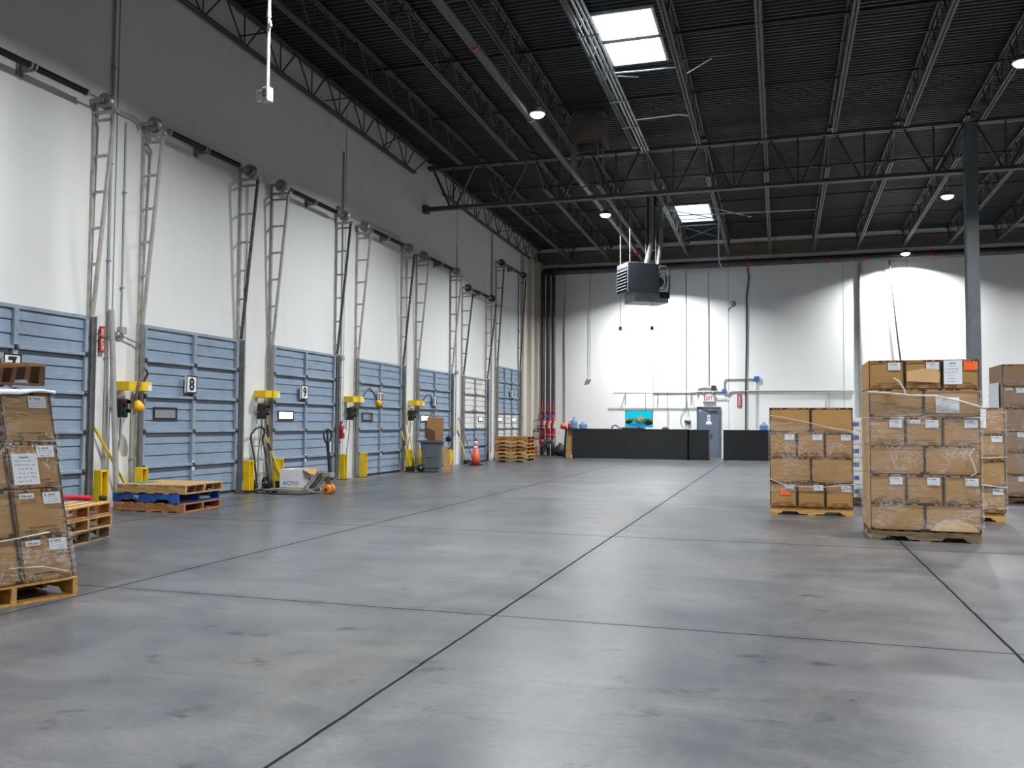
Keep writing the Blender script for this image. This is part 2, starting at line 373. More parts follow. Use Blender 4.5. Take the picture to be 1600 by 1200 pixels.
# ---------------------------------------------------------------- roof steel
JX = [-10.28, -8.67, -7.0, -5.27, -3.65, -1.98, -.32, 1.38, 3.05, 4.75, 6.4, 8.07, 9.74, 11.4, 13.1]
GY = 24.6
def joist(x, y0, y1, b0, b1, label, group):
    t = thing('roof_joist', label, 'joist', (x, y0, 0), group=group)
    def zt(y): return deckz(y+y0)-.05
    def zb(y): return botz(y+y0)
    L = y1-y0
    mb = MB()
    for s in (-1, 1): mb.bar((s*.036, .02, zt(.02)), (s*.036, L-.02, zt(L-.02)), .045, .06)
    mb.build('top_chord', JOIST, t)
    mb = MB(); a, b = b0-y0, b1-y0
    for s in (-1, 1): mb.bar((s*.036, a, zb(a)), (s*.036, b, zb(b)), .045, .05)
    mb.build('bottom_chord', JOIST, t)
    mb = MB(); n = max(2, round((b-a)/1.25)); p = (b-a)/n
    mb.bar((0, .05, zt(.05)), (0, a+.1, zb(a+.1)), .028, .028)
    for i in range(n):
        c = a+(i+.5)*p
        mb.bar((0, c-p/2+.03, zt(c-p/2)), (0, c-.04, zb(c)), .026, .026); mb.bar((0, c+p/2-.03, zt(c+p/2)), (0, c+.04, zb(c)), .026, .026)
        mb.bar((0, c, zt(c)), (0, c, zb(c)), .022, .022)
    mb.bar((0, L-.05, zt(L-.05)), (0, b-.1, zb(b-.1)), .028, .028)
    mb.build('web', JOIST, t)
    return t
for i, x in enumerate(JX):
    nm = 'along the dock wall' if i == 0 else '%s from the dock wall' % ORD[i-1]
    joist(x, 11.5, GY-.12, 12.9, 23.1 if i else 23.5, 'dark open-web roof joist %s, bay nearer than the girder' % nm, 'roof joists nearer than the girder')
    joist(x, GY+.12, FY-.1, 26.0 if i else 25.8, 37.3, 'dark open-web roof joist %s, bay beyond the girder' % nm, 'roof joists beyond the girder')
def girder(x0, x1, label):
    t = thing('roof_girder', label, 'girder', (0, GY, 0), group='roof girders'); zt, zb = deckz(GY)-.3, 7.97
    mb = MB()
    for s in (-1, 1): mb.bar((x0, s*.06, zb), (x1, s*.06, zb), .075, .1)
    mb.build('bottom_chord', GIRD, t)
    mb = MB()
    for s in (-1, 1): mb.bar((x0, s*.07, zt), (x1, s*.07, zt), .09, .1)
    mb.build('top_chord', GIRD, t)
    mb = MB(); xs = [x for x in JX if x0-.3 <= x <= x1+.3]
    for a, b in zip(xs, xs[1:]):
        c = (a+b)/2
        mb.bar((a+.12, 0, zt), (c-.08, 0, zb), .06, .06); mb.bar((b-.12, 0, zt), (c+.08, 0, zb), .06, .06); mb.bar((c, 0, zt), (c, 0, zb), .045, .045)
    mb.build('web', GIRD, t)
    return t
g1 = girder(WX+.16, 4.58, 'dark truss girder from the dock wall to the grey column')
MB().bx(WX, WX+.17, -.12, .12, 7.85, 8.09).build('wall_bracket', GIRD, g1)
girder(4.92, 17.8, 'dark truss girder running right from the grey column')
t = thing('steel_column', 'grey square steel column behind the tall box stack', 'column', (4.75, GY, 0))
MB().bx(-.15, .15, -.15, .15, .02, 9.2).build('shaft', COLM, t, bevel=.012)
MB().bx(-.25, .25, -.25, .25, 0, .02).build('base_plate', COLM, t)
for i, y in enumerate((14.6, 18.0, 21.2, 27.9, 31.2, 34.4)):
    t = thing('bridging_bar', 'dark horizontal joist bridging, %s row counting from the viewer' % ORD[i], 'bridging', (0, y, 0), group='joist bridging rows')
    MB().bar((WX+.3, 0, deckz(y)-.13), (13.0, 0, deckz(y)-.13), .05, .05).build('top_bar', BRIDGE, t)
    mb = MB()
    for a, b in zip(JX, JX[1:]):
        if (i % 3) == 2:
            mb.bar((a+.08, .02, deckz(y)-.16), (b-.08, .02, botz(y)+.05), .02, .02); mb.bar((b-.08, -.02, deckz(y)-.16), (a+.08, -.02, botz(y)+.05), .02, .02)
        else: mb.bar((a+.07, 0, botz(y)+.06), (b-.07, 0, botz(y)+.06), .022, .022)
    mb.build('cross_bracing', BRIDGE, t)
# ledger and pipes on the far wall
tag(MB().bx(WX+.05, RX, FY-.09, FY, 8.52, 8.66).bx(WX+.05, RX, FY-.03, FY, 8.66, 8.98).build('trim_1', M('grey_ledger_steel', (120, 116, 108), .6, .1, .1, 3)), 'grey ledger channel at the top of the end wall', 'trim', kind='structure')
tag(MB().bx(WX+.05, RX, FY-.05, FY, 9.0, 9.07).build('trim_2', M('brown_ledger_wood', (124, 88, 62), .7, 0, .2, 3)), 'thin brown rail above the end wall ledger', 'trim', kind='structure')
t = thing('sprinkler_main', 'thick dark sprinkler main along the top of the end wall', 'pipe', (0, 37.35, 8.16))
MB().tube([(-9.95, 0, 0), (RX-.1, 0, 0)], .15, 14).build('pipe', DPIPE, t)
for x in (-9.3, -1.2, 1.9, 3.3, 5.8): MB().tube([(x-.05, 0, 0), (x+.05, 0, 0)], .172, 14).build('coupling', RED if x > -9 else DPIPE, t)
for x in (-.1, 5.2, -7): MB().tube([(x, 0, .16), (x, 0, 1.0)], .012, 6).build('hanger', STEEL, t)
t = thing('sprinkler_pipe', 'large grey sprinkler pipe with red couplings, running under the roof', 'pipe', (-5.55, 0, 0))
MB().tube([(0, 5, 8.72), (0, 37.12, 8.44)], .095, 14).build('pipe', DPIPE, t)
for y in (15.4, 19.4, 25.2, 30.6, 35.2): MB().tube([(0, y-.04, 8.763-.0087*y), (0, y+.04, 8.763-.0087*y)], .112, 14).build('coupling', RED if y in (15.4, 25.2, 35.2) else STEEL, t)
for y in (13.2, 17.5, 22, 28, 33): MB().tube([(.06, y, 8.86-.0087*y), (.06, y, deckz(y)-.02)], .008, 6).build('hanger', STEEL, t)
MB().tube([(-.16, 35.2, 8.42), (-.12, 35.2, 8.33), (0, 35.2, 8.3), (.12, 35.2, 8.33), (.16, 35.2, 8.42)], .03, 8).build('clamp', RED, t)
t = thing('hanging_conduit', 'row of three bright metal conduits strapped beneath the roof joist by the skylight', 'conduit', (-3.55, 0, 0))
for k in range(3):
    MB().tube([(.06+.085*k, 12, botz(12)-.03), (.06+.085*k, 23.2, botz(23.2)-.03)], .024, 8).build('conduit', SILVER, t)
for y in (14.5, 16.2, 17.9, 19.6, 21.3, 22.8): MB().bx(-.15, .28, y-.02, y+.02, botz(y)-.07, botz(y)-.055).build('strap', STEEL, t)
def ceil_conduit(pts, label, r=.018):
    return tag(MB().tube(pts, r, 8).build('ceiling_conduit', SILVER), label, 'conduit', 'bright conduits between the joists')
ceil_conduit([(-3.4, 18.6, 9.1), (-2.7, 18.65, 9.1), (-2.05, 18.7, 9.12)], 'bright conduit crossing just below the nearer skylight')
ceil_conduit([(-3.35, 21.0, 8.86), (-2.6, 21.05, 8.9), (-2.3, 21.1, 8.93), (-2.05, 21.1, 8.88)], 'bright bent conduit spanning between joists short of the girder')
ceil_conduit([(-3.5, 29.3, 8.62), (-2.1, 31.6, 8.75)], 'bright diagonal conduit under the skylight beyond the girder')
ceil_conduit([(-2.2, 29.6, 8.7), (-.9, 31.6, 8.75)], 'bright diagonal conduit right of the skylight beyond the girder')
ceil_conduit([(-3.5, 30.2, 8.63), (1.2, 30.6, 8.63)], 'long bright horizontal conduit beyond the girder')
ceil_conduit([(-3.4, 18.9, 9.15), (-3.05, 19.7, 9.4)], 'short bright diagonal rod left of the nearer skylight', .014)
ceil_conduit([(-1.9, 19.3, 9.2), (-1.35, 19.0, 9.35)], 'short bright diagonal rod right of the nearer skylight', .014)
t = thing('roof_conduit', 'white flexible conduit dangling from the roof above the end wall door', 'conduit', (-1.95, 30.5, 0))
MB().tube([(0, 0, 8.6), (-.02, .05, 7.6), (.0, .1, 7.0), (.14, .15, 6.72)], .022, 8).build('hose', WHITE, t)
MB().tube([(0, 0, 8.6), (0, 0, 8.68)], .04, 8).build('connector', STEEL, t)

# ---------------------------------------------------------------- high-bay lamps
def lamp(x, y, z, label):
    t = thing('high_bay_lamp', label, 'lamp', (x, y, z), group='high-bay lamps')
    MB().lathe([(.06, .16), (.09, .15), (.1, .06), (.185, .05), (.19, .012), (.17, .012)], n=24).build('housing', M('grey_lamp_housing', (150, 152, 156), .4, .3), t)
    MB().lathe([(.02, -.075), (.08, -.068), (.13, -.045), (.16, -.01), (.168, .01)], n=24).build('lens', LENS, t)  # glowing lens bulged into a dome to imitate the lamp's bloom
    l = bpy.data.lights.new('lamp_light', 'AREA'); l.shape = 'DISK'; l.size = .33; l.energy = LAMP_W; l.color = (.95, .98, 1); l.spread = R(LAMP_SPREAD)
    o = bpy.data.objects.new('lamp_light', l); COL.objects.link(o); o.parent = t; o.location = (0, 0, -.08)
    MB().tube([(0, 0, .16), (0, 0, .2), (.02, 0, .23), (0, 0, .26), (0, 0, max(.3, botz(y)-z-.03))], .008, 6).build('hanger', STEEL, t)
lamp(-5.27, 19.0, 8.5, 'lit round high-bay lamp nearer than the girder, beside the sprinkler pipe')
lamp(-5.27, 27.2, 8.07, 'lit round high-bay lamp just beyond the girder, above the heater side')
lamp(-4.75, 35.3, 7.8, 'lit high-bay lamp close to the end wall, hidden behind the heater')
lamp(4.75, 27.8, 8.1, 'lit round high-bay lamp just left of the grey column')
lamp(4.75, 36.7, 8.1, 'lit round high-bay lamp at the end wall above the dark cable')
lamp(4.6, 18.9, 8.5, 'lit round high-bay lamp at the right edge, nearer than the girder')
for x, ys in ((-5.27, (1.0, 10.0)), (4.75, (1.0, 10.0)), (13.1, (1.0, 10.0, 19.0, 27.8, 36.7))):
    for y in ys: lamp(x, y, 8.5 if y < 24 else 8.1, 'lit high-bay lamp outside the picture, %s, row %s' % ({1.0: 'above the viewer', 10.0: 'ten metres ahead', 19.0: 'nineteen metres ahead', 27.8: 'past the girder', 36.7: 'at the end wall'}[y], {-5.27: 'near the docks', 4.75: 'in the middle', 13.1: 'on the far right'}[x]))

# ---------------------------------------------------------------- dock doors (local x away from the wall, y along it)
WIN = {'8': (.31, .62, 'wired'), '9': (.26, .64, 'lit'), '10': (.28, .6, 'wired'), '11': (.2, .62, 'lit'), '12': (1.62, .42, 'lit')}
def dock_door(n, num, y0, w, h, secs, cols, desc, wins, plate):
    t = thing('door_%d' % n, desc, 'dock door', (WX, y0, 0), kind='structure')
    k = len(secs); hs = h/k
    for i, mt in enumerate(secs):
        z = i*hs; poly = [(.002, z+.004)]; N = 3
        for g in range(N):
            a, b = z+.004+(hs-.008)*g/N, z+.004+(hs-.008)*(g+1)/N; mid = (a+b)/2
            poly += [(.05, a), (.046, mid-.006), (.041, mid-.003), (.041, mid+.003), (.04, b-.03), (.03, b-.022), (.03, b-.0005)]
        poly += [(.002, z+hs-.004)]
        MB().prism(poly, .01, w-.01, 'y').build('panel', mt, t)
    for i in range(1, k): MB().bx(.046, .1, .06, w-.06, i*hs-.02, i*hs+.026).build('rail', STILE, t, bevel=.004)
    MB().bx(.046, .068, .01, w-.01, h-.05, h+.004).build('top_rail', STILE, t)
    MB().bx(.046, .062, .01, w-.01, .004, .05).build('bottom_seal', BLACK, t)
    ys = [w*j/cols for j in range(cols+1)]
    for j, y in enumerate(ys):
        a, b = (y+.01, y+.07) if j == 0 else (y-.07, y-.01) if j == cols else (y-.04, y+.04)
        MB().bx(.047, .104, a, b, .05, h-.05).build('stile', STILE, t, bevel=.004)
        for i in range(1, k):
            MB().bx(.105, .118, (a+b)/2-.028, (a+b)/2+.028, i*hs-.04, i*hs+.04).tube([(.122, a+.01, i*hs), (.122, b-.01, i*hs)], .012, 8).build('hinge', DTRACK, t)
    for (wy, wz, ww, wh, kind) in wins:
        f = MB()
        for a in ((wy, wy+ww, wz, wz+.035), (wy, wy+ww, wz+wh-.035, wz+wh), (wy, wy+.035, wz+.035, wz+wh-.035), (wy+ww-.035, wy+ww, wz+.035, wz+wh-.035)): f.bx(.046, .07, *a)
        fr = f.build('window_frame', BLACK, t, bevel=.004)
        MB().bx(.048, .056, wy+.03, wy+ww-.03, wz+.03, wz+wh-.03).build('pane', LITPANE if kind == 'lit' else DARKGLASS, fr)
    if plate:
        py, pz = plate
        p = MB().bx(.106, .147, py, py+.3, pz, pz+.32).build('number_plate', WHITE, t, bevel=.004)
        q = MB()
        for a in ((py, py+.3, pz, pz+.022), (py, py+.3, pz+.298, pz+.32), (py, py+.022, pz, pz+.32), (py+.278, py+.3, pz, pz+.32)): q.bx(.147, .149, *a)
        q.build('plate_border', INK, p)
        MB().text(num, (.1495, py+.15, pz+.04), (0, 1, 0), (0, 0, 1), .24, w=.15 if len(num) == 1 else .22).build('numeral', INK, p)
    MB().bx(.105, .108, w*.5-.03, w*.5+.03, .5, .68).build('sticker', PAPER, t)
    return t
B5 = [BLUE]*5
DY = [8.33, 12.3, 16.28, 20.22, 24.12, 28.06, 31.8]; DW = [2.72, 2.72, 2.72, 2.7, 2.7, 2.45, 2.9]; DH = [3.05]*6+[3.62]
dock_door(1, '7', DY[0], DW[0], 3.05, B5, 2, 'blue sectional dock door at the left edge, behind the leaning box stack', [], (1.12, 2.02))
dock_door(2, '8', DY[1], DW[1], 3.05, B5, 2, 'blue sectional dock door numbered 8', [(.31, 1.43, .62, .22, 'wired')], (1.06, 1.92))
dock_door(3, '9', DY[2], DW[2], 3.05, B5, 2, 'blue sectional dock door numbered 9 behind the pallet jack', [(.26, 1.44, .64, .21, 'lit')], (1.06, 1.92))
dock_door(4, '10', DY[3], DW[3], 3.05, B5, 2, 'blue sectional dock door numbered 10', [(.3, 1.44, .6, .22, 'wired')], (1.08, 1.92))
dock_door(5, '11', DY[4], DW[4], 3.05, B5, 2, 'blue sectional dock door behind the grey wheeled bin', [(.28, 1.44, .62, .2, 'lit')], (1.06, 1.92))
dock_door(6, '12', DY[5], DW[5], 3.03, [BLUE, BLUE, CREAM, CREAM, CREAM], 2, 'dock door with blue lower and cream upper panels behind the cone', [(1.62, 1.46, .46, .17, 'lit')], None)
dock_door(7, '13', DY[6], DW[6], 3.62, [CREAM, CREAM, CREAM, BLUE, BLUE, BLUE], 3, 'taller three-column dock door, cream below and blue above, by the pallet pile', [(.12, 1.46, .56, .18, 'lit'), (1.98, 1.46, .56, .18, 'lit')], (1.62, 2.42))

# ---------------------------------------------------------------- lift tracks and spring shafts
def lift_track(y, h, ztop, dark, side, label):
    t = thing('lift_track', label, 'door track', (WX, y, 0), group='vertical lift door tracks')
    fm = DTRACK if dark else TRACK
    MB().bx(.003, .05, -.025, .025, 0, ztop).bx(.003, .01, -.045, .045, 0, h).build('wall_angle', TRACK, t)
    MB().bar((.1, 0, .02), (.1, 0, h), .05, .04, up=(1, 0, 0)).bar((.135, side*.028, .02), (.135, side*.028, h), .012, .06, up=(1, 0, 0)).build('lower_track', STEEL, t)
    top = .42 if h < 3.4 else .34
    MB().bar((.1, 0, h+.01), (top, 0, ztop), .05, .045, up=(1, 0, 0)).build('slanted_track', fm, t)
    n = 6; zz = [h+.25+(ztop-h-.35)*(i/(n-1)) for i in range(n)]
    for z in zz:
        xb = .1+(top-.1)*(z-h)/(ztop-h)
        MB().bx(.05, xb-.02, -.018, .018, z-.02, z+.02).build('rung', TRACK, t)
    mb = MB().bx(.003, top+.06, -.03, .03, ztop+.005, ztop+.05); mb.bx(.003, .03, -.03, .03, ztop+.05, ztop+.22)
    mb.build('top_bracket', TRACK, t)
    for z in (.9, 1.8, 2.7): MB().bx(.05, .085, -.03, .03, z-.04, z+.04).build('clip', STEEL, t)
    return t
NAMES = ['blue dock door at the left edge', 'blue dock door numbered 8', 'blue dock door numbered 9', 'blue dock door numbered 10', 'dock door behind the grey bin', 'half cream dock door behind the cone', 'tall dock door by the pallet pile']
for i, (y, w, h) in enumerate(zip(DY, DW, DH)):
    zt = (6.28, 6.28, 6.28, 6.26, 6.24, 5.85, 7.4)[i]
    old = i >= 5
    if i: lift_track(y-.06, h, zt, old, -1, 'ladder-like lift track on the left of the '+NAMES[i])
    lift_track(y+w+.06, h, zt, i in (1, 2, 3) or old, 1, 'ladder-like lift track on the right of the '+NAMES[i])
    t = thing('spring_shaft', 'dark spring shaft with two drums above the '+NAMES[i], 'spring shaft', (WX+.24, y, zt+.2), group='torsion spring shafts')
    MB().tube([(0, -.12, 0), (0, w+.12, 0)], .018, 8).build('shaft', STEEL, t)
    for yy in (-.06, w+.06):
        MB().lathe([(.03, -.04), (.07, -.05), (.12, -.045), (.13, -.035), (.1, -.03), (.1, .03), (.13, .035), (.12, .045), (.07, .05), (.03, .04)], (0, yy, 0), (0, 1, 0), 20).build('drum', STEEL if not old else DTRACK, t)
        MB().bx(-.23, .03, yy-.085, yy-.077, -.035, .035).build('bearing_plate', TRACK, t)
    mid = w/2
    for a, b in ((.34, mid-.05), (mid+.05, w-.34)):
        prof = []; L = b-a; n = 40
        for j in range(n): prof += [(.052, L*j/n), (.044, L*(j+.5)/n)]
        MB().lathe(prof, (0, a, 0), (0, 1, 0), 12).build('spring', SPRING, t)
        for yy in (a-.02, b-.0): MB().lathe([(.05, 0), (.06, .005), (.06, .03), (.05, .035)], (0, yy-.01, 0), (0, 1, 0), 12).build('spring_cone', STEEL, t)
    MB().bx(-.23, .0, mid-.01, mid+.01, -.08, .06).bx(-.235, -.225, mid-.06, mid+.06, -.12, .1).build('centre_bracket', STEEL, t)

# ---------------------------------------------------------------- between the doors
def bollard(y, x=-10.2, hh=.62, w=.15, label='', rot=None, wide=False):
    t = thing('bollard', label, 'bollard', (x, y, 0), group='yellow guard posts by the dock doors', rot=rot)
    MB().prism([(-w/2, -w/2), (w/2, -w/2), (w/2, -w/2+.02), (-w/2+.02, -w/2+.02), (-w/2+.02, w/2-.02), (w/2, w/2-.02), (w/2, w/2), (-w/2, w/2)], .012, hh, 'z').prism([(-w/2+.02, -w/2+.02), (w/2-.01, -w/2+.02), (w/2-.01, w/2-.02), (-w/2+.02, w/2-.02)], hh-.03, hh-.01, 'z').build('post', YEL, t, bevel=.003)
    MB().bx(-w/2-.04, w/2+.04, -w/2-.02, w/2+.02, 0, .012).build('base_plate', DTRACK, t)
for k, (y, lab) in enumerate(((11.24, 'right of the blue dock door at the left edge'), (12.12, 'behind the pile with the blue pallet'), (15.2, 'left of the hand truck'), (16.3, 'behind the open white carton'), (19.16, 'under the fire extinguisher'), (20.24, 'left of the dock door numbered 10'), (23.1, 'in front of the brooms right of dock door 10'), (24.05, 'just left of the grey wheeled bin'))):
    bollard(y, label='yellow steel guard post '+lab, x=-10.2 if k else -10.22, hh=.63)
bollard(26.25, x=-10.2, hh=.55, label='yellow steel guard post bent over sideways right of the grey bin', rot=(R(-24), 0, 0))

def gooseneck(pts, head, hd, t):
    MB().tube(pts, .022, 8).build('gooseneck', M('dark_flexible_arm', (92, 90, 86), .4, .5), t)
    h = MB().lathe([(.03, 0), (.05, .02), (.085, .1), (.09, .17), (.07, .175)], head, hd, 14).build('lamp_head', AMBER, t)
def dock_light(y, label, sag=None):
    t = thing('dock_light', label, 'dock light', (WX, y, 1.98), group='yellow dock light brackets')
    MB().bx(.004, .25, -.24, -.08, -.075, .075).bx(.25, .27, -.24, .02, -.075, .075).build('bracket', YEL, t, bevel=.006)
    MB().bx(.19, .31, .022, .26, -.075, .075).build('arm_cover', YEL, t, bevel=.006)
    MB().bx(.311, .313, .16, .25, -.07, .03).build('sticker', PAPER, t)
    if sag: gooseneck(*sag, t)
    return t
dock_light(12.0, 'yellow dock light bracket left of door 8 with its lamp hooked down on the wall', ([(.25, .12, .08), (.33, .12, .22), (.36, .02, .3), (.4, -.1, .2), (.42, -.22, -.05), (.42, -.25, -.24)], (.42, -.23, -.24), (.15, .3, -1)))
dock_light(15.95, 'yellow dock light bracket left of door 9 without a lamp')
dock_light(19.85, 'yellow dock light bracket left of door 10, lamp held out to the right', ([(.25, .26, .0), (.32, .34, .22), (.34, .5, .3), (.34, .75, .2), (.34, .95, .02)], (.34, .97, .0), (0, .7, -.7)))
dock_light(23.82, 'yellow dock light bracket behind the grey bin, lamp bent down right', ([(.2, .26, .0), (.3, .4, .24), (.34, .62, .28), (.34, .8, .12), (.34, .82, -.2), (.34, .62, -.44)], (.34, .6, -.46), (0, -.45, -.8)))
def signal(y, label, lens=True):
    t = thing('signal_light', label, 'signal light', (WX, y, 1.62), group='dock signal lights')
    MB().bx(.06, .2, -.075, .075, -.16, .15).build('housing', BLACK, t, bevel=.012)
    for z, m, nm in ((.07, M('red_signal_lens', (150, 24, 36), .25), 'red_lens'), (-.08, M('green_signal_lens', (24, 88, 70), .25), 'green_lens')):
        MB().lathe([(.05, 0), (.045, .02), (.02, .03)], (.2, 0, z), (1, 0, 0), 14).build(nm, m, t)
        v = MB(); n = 8
        for j in range(n):
            a0, a1 = PI*j/n, PI*(j+1)/n
            P = lambda a, x, r: (x, r*math.cos(a), z+r*math.sin(a))
            v.add([P(a0, .2, .058), P(a1, .2, .058), P(a1, .27, .058), P(a0, .27, .058), P(a0, .2, .064), P(a1, .2, .064), P(a1, .27, .064), P(a0, .27, .064)], [(0, 1, 2, 3), (7, 6, 5, 4), (2, 6, 7, 3), (0, 4, 5, 1)])
        v.build('visor', BLACK, t)
    MB().bar((.003, -.12, .0), (.1, -.06, -.02), .02, .02).build('arm', STEEL, t)
    MB().tube([(.12, .0, -.165), (.1, .01, -.5), (.04, .02, -.9), (.03, .02, -1.6)], .012, 6).build('cord', GREYINK, t)
signal(11.76, 'black signal light half covered by the hanging yellow lamp, left of door 8')
signal(15.82, 'black red-green signal light left of door 9 above the hand truck')
signal(19.72, 'black red-green signal light left of door 10 by the fire extinguisher')
signal(23.5, 'black red-green signal light left of the grey bin above the broom handles')

def wall_conduit(y, z0, z1, label, r=.016, x=.03, mat=None, boxes=()):
    t = thing('wall_conduit', label, 'conduit', (WX, y, z0), group='vertical conduits on the dock wall')
    MB().tube([(x, 0, 0), (x, 0, z1-z0)], r, 8).build('pipe', mat or CONDUIT, t)
    for z in boxes: MB().bx(.006, .1, -.06, .06, z-z0-.06, z-z0+.06).build('junction_box', CONDUIT, t, bevel=.006)
    for k in range(int((z1-z0)/1.6)): MB().bx(.003, x+r+.004, -.03, .03, .7+1.6*k, .725+1.6*k).build('strap', STEEL, t)
wall_conduit(11.5, .1, 9.2, 'tall grey conduit on the joint left of door 8, rising to the roof', .02)
wall_conduit(11.82, 2.9, 6.4, 'thin grey conduit dropping to a box left of door 8', .014, boxes=(2.9,))
wall_conduit(12.12, .05, 1.9, 'pale conduit under the yellow bracket left of door 8', .02)
wall_conduit(15.32, .2, 6.3, 'grey conduit between doors 8 and 9', .013)
wall_conduit(15.64, .6, 1.0, 'short conduit with a grey outlet box behind the hand truck', .014, boxes=(.62,))
wall_conduit(19.4, .2, 8.2, 'grey conduit between doors 9 and 10 rising past the fire extinguisher', .02, boxes=(.5, 3.0))
wall_conduit(23.35, .3, 6.2, 'grey conduit between door 10 and the grey bin', .016)
wall_conduit(27.45, 1.0, 7.4, 'grey conduit on the wall joint left of the cone', .018, boxes=(3.1,))
wall_conduit(31.2, .3, 8.6, 'grey conduit left of the tall dock door', .03)
for y0, y1, lab in ((15.1, 16.05, 'between doors 8 and 9'), (11.15, 12.1, 'left of door 8'), (19.15, 22.75, 'looping over the spring shaft of door 10')):
    t = thing('wall_cable', 'thin pipe high on the wall '+lab, 'conduit', (WX, 0, 6.5), group='thin high pipes')
    z = 0 if y1-y0 < 2 else .18
    MB().tube([(.07, y0, z+.02), (.07, y1-.12, z+.02), (.07, y1-.03, z-.02), (.07, y1, z-.12)], .018, 8).build('pipe', CONDUIT, t)
    if y0 != 11.15: MB().lathe([(.07, 0), (.075, .03), (.06, .06), (.02, .07)], (.002, y0, z+.02), (1, 0, 0), 14).build('round_box', STEEL, t)
t = thing('wall_cable', 'cable with a round box sagging along the wall left of door 8', 'cable', (WX, 11.1, 2.82), group='thin high pipes')
MB().tube([(.1, .03, .0), (.07, .25, -.07), (.06, .5, -.04), (.06, .66, .0), (.06, 1.0, -.08), (.1, 1.12, -.12)], .012, 6).build('cord', GREYINK, t)
MB().lathe([(.06, 0), (.06, .05), (.03, .07)], (.003, .66, 0), (1, 0, 0), 14).build('round_box', STEEL, t)
def strip_sign(loc, face, label, h):
    t = thing('fire_sign', label, 'sign', loc)
    if face == 'x':
        MB().bx(.003, .03, -.045, .045, 0, h).build('board', RED, t); xd, o, td = (0, 0, 1), (.0312, .035, h/2), (0, -1, 0)
        MB().text('FIRE EXTINGUISHER', (.0312, .032, h/2), (0, 0, 1), (0, -1, 0), .062, w=h*.86).build('lettering', WHITE, t)
    else:
        MB().bx(-.085, .085, -.03, -.003, 0, h).build('board', RED, t)
        MB().text('FIRE EXTINGUISHER', (.05, -.0312, h/2), (0, 0, 1), (-1, 0, 0), .1, w=h*.86).build('lettering', WHITE, t)
strip_sign((WX+.03, 11.38, 2.5), 'x', 'narrow red upright fire extinguisher sign on the wall left of door 8', .42)
strip_sign((-1.6, FY, 2.14), 'y', 'narrow red upright fire extinguisher sign right of the exit door', .52)

t = thing('fire_extinguisher', 'red fire extinguisher with a blue tag between doors 9 and 10', 'fire extinguisher', (-10.3, 19.22, 1.0))
MB().lathe([(.03, 0), (.085, .005), (.09, .03), (.09, .27), (.07, .33), (.03, .36), (.03, .38)], n=18).build('cylinder', RED, t)
MB().bx(.088, .092, -.05, .05, .14, .24).build('label', PAPER, t)
MB().bx(-.02, .03, -.03, .03, .38, .42).bar((.0, 0, .43), (.0, .14, .47), .02, .012).bar((.0, 0, .41), (.0, .13, .4), .02, .012).build('valve', DTRACK, t)
MB().tube([(0, -.03, .4), (.05, -.1, .36), (.07, -.11, .2), (.08, -.09, .08)], .014, 8).build('hose', BLACK, t)
MB().bx(.05, .053, .05, .13, .34, .44).build('tag', M('pale_blue_tag', (120, 180, 232), .5), t)
MB().bx(-.14, -.092, -.04, .04, .1, .4).build('wall_hook', STEEL, t)

def pole(name, a, b, r, mat, label, cat, cap=None, grips=(), group=None):
    a = Vector(a); b = Vector(b); t = thing(name, label, cat, a, group=group); d = b-a
    MB().tube([(0, 0, 0), tuple(d)], r, 10).build('handle', mat, t)
    for g0, g1 in grips: MB().tube([tuple(d*g0), tuple(d*g1)], r+.004, 10).build('grip', BLACK, t)
    return t
pole('pry_bar', (-10.2, 12.02, .03), (-10.4, 11.22, 1.36), .022, YEL, 'long yellow bar leaning on the wall left of door 8', 'bar')
pole('steel_tube', (-10.15, 11.52, .02), (-10.34, 11.5, 3.2), .045, CONDUIT, 'long grey tube standing against the wall left of door 8', 'tube')
def broom(a, b, mat, label, head=True, grips=((.93, 1.0),)):
    t = pole('push_broom', a, b, .016, mat, label, 'broom', grips=grips, group='brooms along the dock wall')
    if head:
        MB().bx(-.06, .06, -.24, .24, .0, .05).bx(-.05, .05, -.23, .23, -.09, 0).build('bristle_head', BLACK, t, bevel=.01)
    return t
broom((-10.03, 16.22, .12), (-10.41, 15.93, 1.35), M('yellow_broom_pole', (226, 204, 60), .45), 'yellow-handled broom leaning behind the hand truck', True, ((.55, .68), (.95, 1)))
broom((-10.2, 16.12, .03), (-10.42, 16.06, 1.95), WOODA, 'pale wooden broom handle rising behind the hand truck', False, ((.55, .68),))
broom((-9.98, 22.72, .12), (-10.22, 22.62, 1.18), M('yellow_broom_pole2', (222, 200, 50), .45), 'short yellow broom left of the grey bin', True, ((.6, .74),))
broom((-10.25, 23.28, .03), (-10.38, 23.18, 1.6), WOODA, 'wooden broom stick left of the grey bin', False, ())
broom((-10.12, 23.42, .03), (-10.4, 23.3, 1.72), M('yellow_broom_pole3', (214, 200, 70), .45), 'long pale yellow broom pole left of the grey bin', False, ())
broom((-10.06, 27.62, .12), (-10.38, 27.35, 1.32), M('yellow_broom_pole4', (228, 210, 80), .45), 'yellow broom leaning left of the orange cone', True, ((.7, .85),))
broom((-9.95, 27.98, .04), (-10.42, 27.72, 1.6), M('dark_red_pole', (136, 60, 58), .5), 'dark red handle leaning left of the orange cone', False, ())

